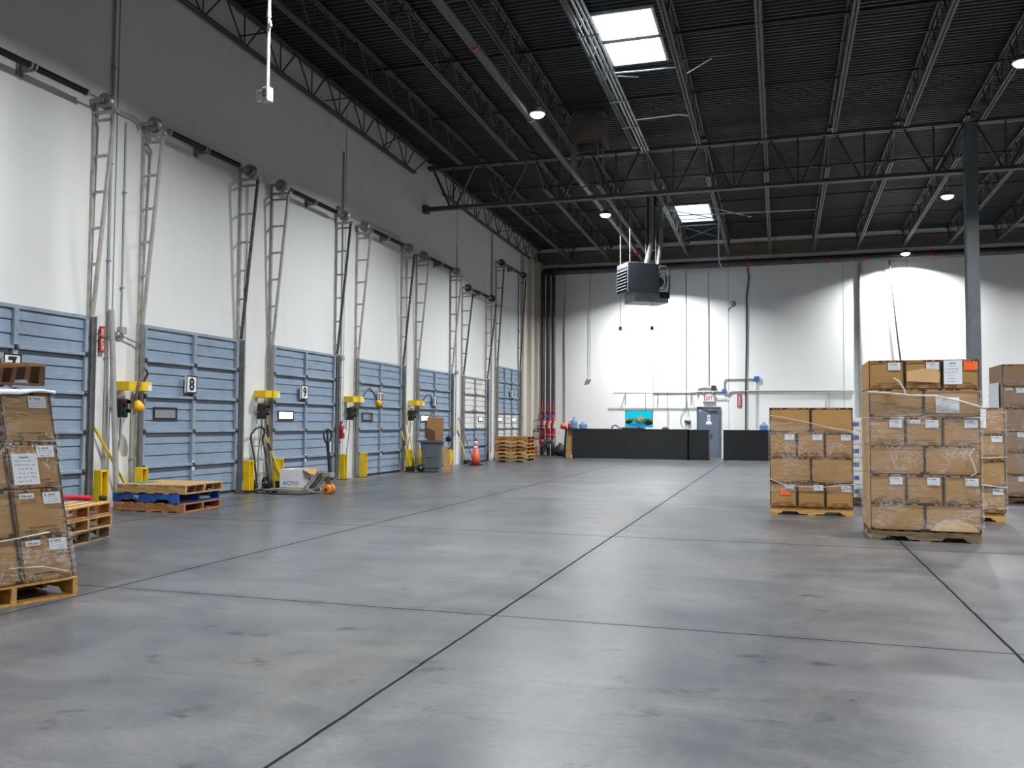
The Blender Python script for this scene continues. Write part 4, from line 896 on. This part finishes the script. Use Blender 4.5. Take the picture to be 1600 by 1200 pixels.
mb.build('duct', RUST, t)
mb = MB(); n = 14
for k in range(n):
    x0, x1 = -.42+.84*k/n, -.42+.84*(k+1)/n; a, b = (rng.uniform(.0, .08) for _ in range(2))
    mb.add([(x0, -.404, ZB-.03+a), (x1, -.404, ZB-.03+b), (x1, -.404, ZB+.06), (x0, -.404, ZB+.06), (x0, -.401, ZB-.03+a), (x1, -.401, ZB-.03+b), (x1, -.401, ZB+.06), (x0, -.401, ZB+.06)], [(0, 1, 2, 3), (7, 6, 5, 4), (0, 4, 5, 1)])
mb.build('torn_edge', M('rust_brown', (112, 70, 42), .8, 0, .3, 9), t)
MB().prism([(-.44, ZB+.02), (-.3, ZB+.02), (-.26, 8.0), (-.36, 8.08), (-.44, 8.16)], -.39, -.36, 'y').build('hanging_strip', RUST, t)
for x, z in ((.28, 8.3), (.42, 7.95)): MB().bx(x-.022, x+.022, -.38, -.36, z, ZB+.02).build('hanging_strap', RUST, t)
t = thing('drop_receptacle', 'white conduit dropping from the roof to a grey receptacle box', 'receptacle', (-6.53, 10.0, 5.68), R(-12))
MB().tube([(0, 0, .22), (0, 0, 1.2), (.0, 0, 3.3)], .022, 10).build('conduit', WHITE, t)
MB().tube([(0, 0, 1.16), (0, 0, 1.26)], .03, 10).tube([(.03, 0, 1.1), (.05, -.01, 1.02)], .016, 6).build('coupling', WHITE, t)
MB().bx(-.055, .055, -.055, .055, 0, .2).build('box', M('pale_grey_box', (176, 188, 200), .45, .2), t, bevel=.012)
MB().bx(-.045, .045, -.06, -.056, .03, .18).build('cover_plate', M('pale_grey_plate', (196, 206, 214), .4, .2), t)
for z in (.06, .12): MB().bx(-.02, -.008, -.063, -.0605, z, z+.03).bx(.008, .02, -.063, -.0605, z, z+.03).build('socket', INK, t)
MB().bx(-.19, -.06, -.02, .02, .04, .055).bx(-.19, -.175, -.02, .02, .055, .2).bx(-.175, -.06, -.02, .02, .185, .2).bx(-.175, -.07, -.01, .01, .06, .12).build('side_cover', M('cream_plastic', (228, 220, 200), .4), t)

# ---------------------------------------------------------------- pallets
def pallet(loc, rz, label, group, mat=WOODA, mat2=None, L=1.22, Wd=1.02, H=.128, notch=True, clad=False, boards=7):
    """Stringers run along local x (length L); deck boards along local y (width Wd). Origin at the centre of the footprint."""
    t = thing('pallet', label, 'pallet', loc, rz, group); m2 = mat2 or mat; z0, z1 = .016, H-.016
    for y in (-Wd/2+.02, 0, Wd/2-.02):
        if notch:
            p = [(-L/2, z0), (-L/2+.15, z0), (-L/2+.19, z0+.038), (-L/2+.39, z0+.038), (-L/2+.43, z0), (L/2-.43, z0), (L/2-.39, z0+.038), (L/2-.19, z0+.038), (L/2-.15, z0), (L/2, z0), (L/2, z1), (-L/2, z1)]
            p[1:1] = []
            mb = MB()
            # split into convex slabs so the notches stay open
            xs = [-L/2, -L/2+.15, -L/2+.19, -L/2+.39, -L/2+.43, L/2-.43, L/2-.39, L/2-.19, L/2-.15, L/2]; zs = [z0, z0, z0+.038, z0+.038, z0, z0, z0+.038, z0+.038, z0, z0]
            for i in range(9): mb.prism([(xs[i], zs[i]), (xs[i+1], zs[i+1]), (xs[i+1], z1), (xs[i], z1)], y-.02, y+.02, 'y')
            mb.build('stringer', m2, t)
        else: MB().bx(-L/2, L/2, y-.02, y+.02, z0, z1).build('stringer', m2, t)
    w = .115
    for k in range(boards):
        x = -L/2+w/2+(L-w)*k/(boards-1); d = rng.uniform(-.008, .008)
        MB().bx(x-w/2+(.004 if k % 2 else 0), x+w/2, -Wd/2+d, Wd/2+d, z1, H).build('deck_board', mat, t)
    for k in range(5):
        x = -L/2+w/2+(L-w)*k/4
        if notch and k in (1, 3): continue
        MB().bx(x-w/2, x+w/2, -Wd/2, Wd/2, 0, z0).build('bottom_board', m2, t)
    return t

# ---------------------------------------------------------------- cartons
SHAPES = ('white label with a green mark',)
def carton(label, group, loc, rz, w, d, h, front='label', mat=None, shear=(0, 0), prints=True, sheet=None, orange=False, tag2=False, blue=False, torn=None, dents=0):
    """Front face at local y=0 looking toward -y, x from 0 to w."""
    t = thing('carton', label, 'carton', loc, rz, group); m = mat or KRAFT
    sx, sy = shear; T = Matrix(((1, 0, sx, 0), (0, 1, sy, 0), (0, 0, 1, 0), (0, 0, 0, 1)))
    def nb(): b = MB(); b.T = T; return b
    g = .004; mb = nb(); nx, nz = 6, 4; bul = rng.uniform(.002, .006)
    vs = []; fs = []
    for j in range(nz+1):
        for i in range(nx+1):
            u, v = i/nx, j/nz; b = -bul*math.sin(PI*u)*math.sin(PI*v)*(1 if dents == 0 else -4 if (u > .3 and v < .5) else 1)
            vs.append((g+(w-2*g)*u, b if b < 0 else min(b, .03), g+(h-2*g)*v))
    for j in range(nz):
        for i in range(nx): a = j*(nx+1)+i; fs.append((a, a+1, a+nx+2, a+nx+1))
    k = len(vs); vs += [(g, d-g, g), (w-g, d-g, g), (w-g, d-g, h-g), (g, d-g, h-g)]
    fs += [(k, k+3, k+2, k+1)]
    bot = list(range(nx+1)); top = [nz*(nx+1)+i for i in range(nx+1)]; lef = [j*(nx+1) for j in range(nz+1)]; rig = [j*(nx+1)+nx for j in range(nz+1)]
    fs += [tuple(bot[::-1]+[k, k+1]), tuple(top+[k+2, k+3]), tuple(lef+[k+3, k]), tuple(rig[::-1]+[k+1, k+2])]
    mb.add(vs, fs); mb.build('box', m, t)
    if prints:
        f = -.0085
        for a, b in ((g, .042), (h-.026, h-g)): nb().bx(g, w-g, f, f+.0006, a, b).build('printed_edge', KRAFTB, t)
        q = nb(); f2 = f-.0008
        x = .02+rng.uniform(0, .03)
        while x < w-.05:
            L = rng.choice((.02, .05, .08, .03)); z = .008
            if rng.random() < .75: q.bx(x, min(w-.012, x+L), f2, f2+.0006, h-.025, h-.006)
            x += L+rng.uniform(.01, .05)
        for s in (.005, w-.015): q.bx(s, s+.01, f2, f2+.0006, .008, h-.01)
        if front != 'plain':
            n = 2 if w < .5 else 3
            for i in range(n): q.text('OTD', (w*(i+.5)/n+rng.uniform(-.02, .02), f2, .008), (1, 0, 0), (0, 0, 1), .034, w=.1)
            q.text('MADE IN INDONESIA', (w*.52, f2, .055), (1, 0, 0), (0, 0, 1), .014, w=.22)
        else:
            q.bx(.012, .05, f2, f2+.0006, .008, .03).bx(w-.05, w-.012, f2, f2+.0006, .008, .03).bx(.012, .04, f2, f2+.0006, h-.03, h-.01)
        if front == 'plain': q.bx(.012, w-.012, f2, f2+.0006, .005, .008)
        q.build('printing', INK, t)
    def label_at(x, z, lw, lh, name='shipping_label', mats=None, lines=3, green=True):
        f = -.0095; mats = mats or [PAPER, GREEN, GREYINK]
        base = nb().bx(x, x+lw, f-.0008, f, z, z+lh).build(name, mats[0], t)
        b = nb()
        if green: b.bx(x+lw*.1, x+lw*.2, f-.0016, f-.0009, z+lh*.72, z+lh*.88, 0); b.bx(x+lw*.3, x+lw*.7, f-.0016, f-.0009, z+lh*.74, z+lh*.86, 1)
        else: b.bx(x+lw*.3, x+lw*.66, f-.0016, f-.0009, z+lh*.86, z+lh*.9, 1)
        for i in range(lines):
            zz = z+lh*(.58-.44*i/max(1, lines-1)) if green else z+lh*(.76-.66*i/max(1, lines-1))
            xx = x+lw*rng.uniform(.1, .25)
            while xx < x+lw*(.85 if green else rng.uniform(.55, .9)):
                l = lw*rng.uniform(.04, .12); b.bx(xx, min(x+lw*.9, xx+l), f-.0016, f-.0009, zz, zz+lh*(.05 if green else .022), 1); xx += l+lw*rng.uniform(.03, .09)
        b.build('label_print', mats[1:], base)
    if front == 'label': label_at(w-.175+rng.uniform(-.012, .006) if w < .5 else w-.24, h-.125, .14, .09)
    if tag2:
        f = -.0095; b = nb().bx(.05, .165, f-.0008, f, h-.075, h-.035).text('170A-HLA', (.107, f-.0016, h-.066), (1, 0, 0), (0, 0, 1), .02, 1, w=.095); b.build('code_sticker', [PAPER, INK], t)
    if sheet: label_at(*sheet, name='paper_sheet', lines=6, green=False)
    if orange: label_at(*orange, name='orange_sticker', mats=[ORANGE, RED, RED], lines=3, green=False)
    if torn: nb().prism(torn, -.0125, -.0105, 'y').build('torn_flap', KRAFTL, t)
    if blue:
        b = nb().bx(w*.1, w*.35, -.0105, -.0095, h*.35, h*.65).bx(w*.45, w*.8, -.0105, -.0095, h*.42, h*.58); b.build('blue_print', BLUEINK, t)
    return t

STRAND = clear_mat('bunched_film', (236, 232, 226), .5)
def wrap(label, x0, x1, y0, y1, z0, z1, mat, off=.014, amp=.008, shear=(0, 0), loc=(0, 0, 0), rz=0, skew=None, strands=(), group='stretch wrap around the pallet loads', seed=1, nx=40, nz=46):
    t = thing('stretch_wrap', label, 'stretch wrap', loc, rz, group); r2 = random.Random(seed)
    x0 -= off; x1 += off; y0 -= off; y1 += off
    ph = [r2.uniform(0, 6.28) for _ in range(12)]
    per = [((x0, y0), (x1, y0)), ((x1, y0), (x1, y1)), ((x1, y1), (x0, y1)), ((x0, y1), (x0, y0))]
    ring_ = []
    for (a, b) in per:
        dx, dy = b[0]-a[0], b[1]-a[1]; L = math.hypot(dx, dy); n = nx if a[1] == b[1] == y0 else nx//2
        for i in range(n):
            u = i/n; ring_.append((a[0]+dx*u, a[1]+dy*u, dy/L, -dx/L, u*L))
    N = len(ring_); vs = []; fs = []
    for j in range(nz+1):
        v = j/nz
        for i, (x, y, nx_, ny_, s) in enumerate(ring_):
            zz0, zz1 = z0, z1
            if skew: zz1 = z1+skew*(x-x0)/(x1-x0)
            z = zz0+(zz1-zz0)*v
            w = math.sin(z*23+ph[0]+2.2*math.sin(s*5+ph[1]))+.7*math.sin(z*51+s*17+ph[2])+.6*math.sin(s*31-z*19+ph[3])+.5*math.sin(z*83+ph[4]+s*9)
            o = amp*(.5+.25*w)+r2.uniform(0, amp*.22)
            vs.append((x+nx_*o+shear[0]*z, y+ny_*o+shear[1]*z, z))
    for j in range(nz):
        for i in range(N): fs.append((j*N+i, j*N+(i+1) % N, (j+1)*N+(i+1) % N, (j+1)*N+i))
    MB().add(vs, fs, 0, True).build('film', mat, t)
    for (pts, r) in strands: MB().tube(pts, r*.55, 6).build('twisted_strand', STRAND, t)
    return t

def rows(key, desc, X0, Y0, rz, zb, hs, fronts, dep, W=1.24, opts=None, back=True, where='from the floor', mat=None, shear=(0, 0), gap=.003):
    """A palletised stack: each layer shows 2 or 3 cartons on its front; the corner cartons of the back row stand behind them."""
    ca, sa = math.cos(rz), math.sin(rz); z = zb
    for li, (n, h) in enumerate(zip(fronts, hs)):
        w = W/n; d = .62 if n == 3 else .41
        nm = {2: ('left', 'right'), 3: ('left', 'middle', 'right')}[n]
        for i in range(n):
            o = dict((opts or {}).get((li, i), {})); f = o.pop('front', 'label' if n == 3 else 'plain')
            lx, ly = i*w+rng.uniform(-.001, .001), rng.uniform(0, .004)
            extra = {'label': 'labelled', 'plain': 'plain'}.get(f, f)
            carton('%s kraft carton, front %s, %s layer from floor, %s' % (extra, nm[i], ORD[li], desc), 'front cartons of '+desc, (X0+ca*lx-sa*ly, Y0+sa*lx+ca*ly, z), rz, w-gap, d, h-.002, f, mat, shear, **o)
        if back:
            nb_, wb, db = (2, W/2, dep-d-.01) if n == 3 else (3, W/3, dep-d-.01)
            for i in (0, nb_-1):
                lx, ly = i*wb, d+.006
                carton('kraft carton, back %s corner, %s layer from floor, %s' % ('left' if i == 0 else 'right', ORD[li], desc), 'back cartons of '+desc, (X0+ca*lx-sa*ly, Y0+sa*lx+ca*ly, z), rz, wb-gap, db, h-.002, 'plain', mat, shear, prints=False)
        z += h
    return z

# --- tall stack on the right
TX, TY = 1.055, 11.56
pallet((TX+.62, TY+.53, 0), 0, 'weathered pallet under the tall front box stack', 'pallets under the box stacks', WOODB)
d1 = 'tall front box stack'
o1 = {(1, 0): {}, (5, 2): dict(front='blank', sheet=(.02, .05, .2, .29), orange=(.24, .22, .15, .1)), (4, 1): dict(sheet=(.13, .05, .26, .19)), (3, 1): dict(tag2=True), (0, 1): dict(torn=[(.06, .006), (.59, .006), (.52, .09), (.42, .13), (.2, .14), (.12, .09)]), (5, 1): dict(torn=[(.02, .09), (.38, .07), (.395, .18), (.36, .235), (.2, .245), (.02, .21)])}
zt = rows(d1, d1, TX, TY, 0, .13, (.335, .345, .35, .345, .345, .355), (2, 3, 2, 3, 2, 3), 1.03, opts=o1)
wrap('clear stretch wrap around the tall front box stack', 0, 1.24, 0, 1.03, .15, 1.83, WRAPA, loc=(TX, TY, 0), skew=.0, seed=3, nx=60, nz=80,
     strands=(([(-.01, -.035, 1.81), (.2, -.04, 1.8), (.45, -.045, 1.77), (.75, -.045, 1.76), (1.0, -.045, 1.7), (1.25, -.04, 1.62)], .024), ([(.28, -.04, 1.98), (.34, -.05, 1.94), (.4, -.05, 1.84), (.41, -.045, 1.78)], .02), ([(1.16, -.035, 1.14), (1.1, -.05, 1.05), (1.14, -.055, .95), (1.17, -.055, .85), (1.12, -.04, .8)], .014)))
# --- smaller stack left of it
SX, SY = -.155, 14.35
pallet((SX+.62, SY+.53, 0), 0, 'light pine pallet under the four-layer box stack', 'pallets under the box stacks', WOODD)
d2 = 'four-layer box stack'
o2 = {(0, 0): dict(orange=(.16, .17, .15, .09)), (3, 0): {}, (3, 1): {}}
rows(d2, d2, SX, SY, 0, .13, (.375, .4, .385, .385), (3, 2, 3, 2), 1.03, opts=o2)
wrap('loose stretch wrap on the four-layer box stack', 0, 1.24, 0, 1.03, .36, 1.5, WRAPA, loc=(SX, SY, 0), skew=-.2, seed=5, nx=50, nz=56,
     strands=(([(-.01, -.035, 1.55), (.3, -.04, 1.5), (.62, -.04, 1.43), (.9, -.045, 1.36), (1.25, -.04, 1.3)], .014), ([(-.01, -.035, .56), (.2, -.04, .47), (.5, -.045, .44), (.8, -.045, .44), (1.1, -.045, .48), (1.25, -.04, .5)], .014)))
# --- stack behind the tall one on the right
VX, VY = 1.92, 14.32
pallet((VX+.61, VY+.53, 0), 0, 'pine pallet under the box stack right behind the tall one', 'pallets under the box stacks', WOODD)
d3 = 'box stack behind the tall one'
rows(d3, d3, VX, VY, 0, .13, (.39, .385, .385, .385), (3, 2, 3, 2), 1.03, opts={(3, 1): dict(sheet=(.1, .08, .27, .28)), (1, 1): {}})
wrap('glossy stretch wrap on the box stack right behind the tall one', 0, 1.24, 0, 1.03, .18, 1.66, WRAPB, loc=(VX, VY, 0), seed=7,
     strands=(([(-.01, -.035, .6), (.4, -.04, .57), (.8, -.045, .55), (1.25, -.04, .5)], .02), ([(.6, -.04, .95), (.9, -.045, .93), (1.25, -.04, .95)], .012)))
# --- rightmost stack
QX, QY = 3.88, 17.75
pallet((QX+.62, QY+.53, 0), 0, 'dark pallet under the rightmost box stack', 'pallets under the box stacks', DCLAD)
d4 = 'rightmost box stack'
rows(d4, d4, QX, QY, 0, .13, (.4, .4, .4, .4, .4, .4), (3, 2, 3, 2, 3, 2), 1.03, mat=KRAFT2, opts={(4, 0): dict(tag2=True)})
t = wrap('cloudy stretch wrap on the rightmost box stack', 0, 1.24, 0, 1.03, .16, 2.25, WRAPB, loc=(QX, QY, 0), seed=9)
MB().bx(-.036, -.034, .1, .8, 1.55, 2.2).build('paper_sheet', PAPER, t)
# --- white cartons glimpsed between the two stacks
pallet((1.72, 16.95, 0), 0, 'pallet under the white cartons between the two stacks', 'pallets under the box stacks', WOODB)
for k in range(6):
    carton('white carton with blue print, %s from floor, seen between the two stacks' % ORD[k], 'white cartons between the stacks', (1.12, 16.42, .13+.235*k), 0, .6, .5, .232, 'blank', WHITEBOX, prints=False, blue=True, orange=(.02, .06, .09, .09) if k in (2, 3, 5) else False)
wrap('stretch wrap on the white cartons between the two stacks', 0, .6, 0, .5, .16, 1.5, WRAPB, loc=(1.12, 16.42, 0), seed=11, nx=20, nz=30)

# --- leaning stack at the left edge; its front looks toward +x
LA = R(90-13.8); LX, LY = -5.41, 5.73
fx, fy = math.cos(LA), math.sin(LA)            # along the front, toward the far end
nxv, nyv = math.cos(LA-PI/2), math.sin(LA-PI/2)  # outward, toward the middle of the hall
def LP(s, d): return (LX-fx*s-nxv*d, LY-fy*s-nyv*d)   # s metres back from the far corner, d metres in from the front
c = LP(.51, .61)
pallet((c[0], c[1], 0), LA+PI/2, 'pine pallet under the leaning box stack at the left edge', 'pallets under the box stacks', WOODD, H=.15)
d5 = 'leaning left box stack'
SHR = (-.15, .03)
z = .152
for li, h in enumerate((.36, .365, .365, .385)):
    off = SHR[0]*(z-.152)
    for i, (s0, w) in enumerate(((.43, .41), (1.05, .61))):
        offy = -SHR[1]*(z-.152)
        p = LP(s0-off, .02-offy)
        f = 'label' if i == 0 else 'plain'
        kw = {}
        if i == 0: kw = dict(tag2=li < 2)
        if i == 0 and li == 2: kw = dict(sheet=(.03, .03, .2, .24))
        carton('%s kraft carton, %s, %s layer from floor, %s' % ('labelled' if i == 0 else 'plain', 'far end' if i == 0 else 'near end', ORD[li], d5), 'cartons in '+d5, (p[0], p[1], z), LA, w-.004, .6, h-.003, f, None, SHR, **kw)
        p = LP(s0-off, .64-offy)
        carton('kraft carton in the rear row, %s, %s layer from floor, %s' % ('far end' if i == 0 else 'near end', ORD[li], d5), 'back cartons in '+d5, (p[0], p[1], z), LA, w-.004, .56, h-.003, 'plain', None, SHR, prints=False)
    z += h
p = LP(1.06, .02)
wrap('wrinkled stretch wrap around the leaning box stack', 0, 1.04, 0, 1.18, .02, 1.44, WRAPA, shear=SHR, loc=(p[0], p[1], .152), rz=LA, seed=13, nx=70, nz=80,
     strands=(([(.02, -.04, .38), (.3, -.045, .34), (.55, -.05, .36), (.8, -.04, .38)], .01), ([(.5, -.04, .14), (.75, -.045, .12), (.95, -.04, .06)], .008)))
t = thing('plastic_cover', 'white plastic sheet folded over the top of the leaning box stack', 'plastic sheet', (p[0], p[1], z+.004), LA)
o = SHR[0]*(z-.152); oy = SHR[1]*(z-.152)
mb = MB(); n = 24; vs = []
for i in range(n+1):
    u = i/n; x = o-.03+1.09*u; sag = .02*math.sin(u*9)+.012*math.sin(u*23)
    for y, zz in ((oy-.045, -.05+.03*u+sag*.6), (oy-.05, -.02+.02*u+sag*.4), (oy-.03, .006+abs(sag)*.3), (oy+.2, .006+abs(sag)*.5), (oy+.55, .005)): vs.append((x, y, zz))
mb.add(vs, [(i*5+j, (i+1)*5+j, (i+1)*5+j+1, i*5+j+1) for i in range(n) for j in range(4)], 0, True)
mb.build('film', M('white_film', (226, 226, 228), .3, 0, .06, 9), t)
c = LP(.76, .75)
pallet((c[0], c[1], z+.052), LA+PI/2+.04, 'stained pallet lying on top of the leaning box stack', 'loose pallets', WOODC, DCLAD, H=.17)

# --- low pile of three pallets behind it
for k in range(3):
    a = R(14.5+rng.uniform(-2.5, 2.5))
    pallet((-8.17+rng.uniform(-.02, .02), 8.03+rng.uniform(-.03, .03), .145*k), a, '%s pallet of the low pile behind the leaning box stack' % ('lowest', 'middle', 'topmost')[k], 'pallets in the low pile', (WOODB, WOODA, WOODA)[k], (WOODB, WOODA, WOODC)[k], H=.14)
t = thing('red_roll', 'red plastic bar lying on the low pallet pile', 'bar', (-8.2, 8.6, .44), R(8))
MB().tube([(-.55, 0, .025), (.2, .02, .025)], .03, 8).build('bar', PINK, t)
MB().lathe([(.04, 0), (.05, .05), (.03, .06)], (.36, .02, .0), n=12).build('end_cap', BLACK, t)
# --- pile with the blue pallet
pallet((-9.37, 11.79, 0), R(4), 'orange-brown pallet at the bottom of the pile with the blue one', 'pallets in the blue pile', WOODC, WOODC, H=.135, notch=False)
t = pallet((-9.44, 11.84, .137), R(-1), 'blue painted pallet in the middle of its pile', 'pallets in the blue pile', WBLUE, WBLUE, H=.14)
MB().text('79', (-.18, -.512, .05), (1, 0, 0), (0, 0, 1), .06, w=.1).build('stencil', WHITE, t)
for x in (-.56, -.02, .54): MB().bx(x-.07, x+.07, -.512, -.509, .01, .13).build('block_face', WBLUE, t)
pallet((-9.36, 11.82, .279), R(3), 'tan wooden pallet on top of the blue one', 'pallets in the blue pile', WOODA, WOODA, H=.14, notch=False, boards=9)
t = thing('green_sheet', 'green plastic sheet corner on the top pallet by the wall', 'plastic sheet', (-9.8, 11.6, .421))
MB().bx(-.15, .15, -.1, .3, 0, .004).build('sheet', M('green_plastic', (60, 140, 110), .5), t)
# --- pallet pile by the tall door
for k in range(7):
    pallet((-9.32+rng.uniform(-.03, .03), 30.75+rng.uniform(-.05, .05), .132*k), R(rng.uniform(-2, 2)), '%s pallet of the seven-high pile in front of the tall dock door' % ('lowest', 'second lowest', 'third lowest', 'middle', 'third from the top', 'second from the top', 'topmost')[k], 'pallets in the seven-high pile', (WOODB, WOODA, WOODD, WOODC, WOODA, WOODD, WOODC)[k], H=.13)

# ---------------------------------------------------------------- sky, camera, view
w = bpy.data.worlds.new('daylight'); SC.world = w; w.use_nodes = True
nt = w.node_tree; nt.nodes.clear()
ou = nt.nodes.new('ShaderNodeOutputWorld'); bg = nt.nodes.new('ShaderNodeBackground'); bg.inputs[0].default_value = (.86, .93, 1, 1); bg.inputs[1].default_value = 9.0
nt.links.new(bg.outputs[0], ou.inputs[0])
for x0, x1, y0, y1 in SKY:
    l = bpy.data.lights.new('skylight_portal', 'AREA'); l.shape = 'RECTANGLE'; l.size = x1-x0; l.size_y = y1-y0; l.cycles.is_portal = True
    o = bpy.data.objects.new('skylight_portal', l); COL.objects.link(o); o.location = ((x0+x1)/2, (y0+y1)/2, deckz((y0+y1)/2)+.3)

F, yaw, pitch, roll = 1358.682, -.298414445, .0452412364, .00565063436
fw = Vector((math.sin(yaw)*math.cos(pitch), math.cos(yaw)*math.cos(pitch), math.sin(pitch)))
rt = Vector((math.cos(yaw), -math.sin(yaw), 0)); up = rt.cross(fw)
r2, u2 = rt*math.cos(roll)+up*math.sin(roll), up*math.cos(roll)-rt*math.sin(roll)
cd = bpy.data.cameras.new('camera'); cam = bpy.data.objects.new('camera', cd); COL.objects.link(cam)
cam.matrix_world = Matrix(((r2.x, u2.x, -fw.x, 0), (r2.y, u2.y, -fw.y, 0), (r2.z, u2.z, -fw.z, 1.40), (0, 0, 0, 1)))
cd.sensor_width = 36; cd.lens = F/1600*36; cd.clip_end = 200; cd.clip_start = .05
SC.camera = cam
v = SC.view_settings; SC.display_settings.display_device = 'sRGB'
v.view_transform = 'Standard'; v.look = 'None'; v.gamma = 1; v.use_curve_mapping = False; v.exposure = 0.0
cy = SC.cycles; cy.use_denoising = True; cy.max_bounces = 8; cy.diffuse_bounces = 5; cy.glossy_bounces = 3; cy.transparent_max_bounces = 16; cy.sample_clamp_indirect = 6; cy.caustics_reflective = False; cy.caustics_refractive = False
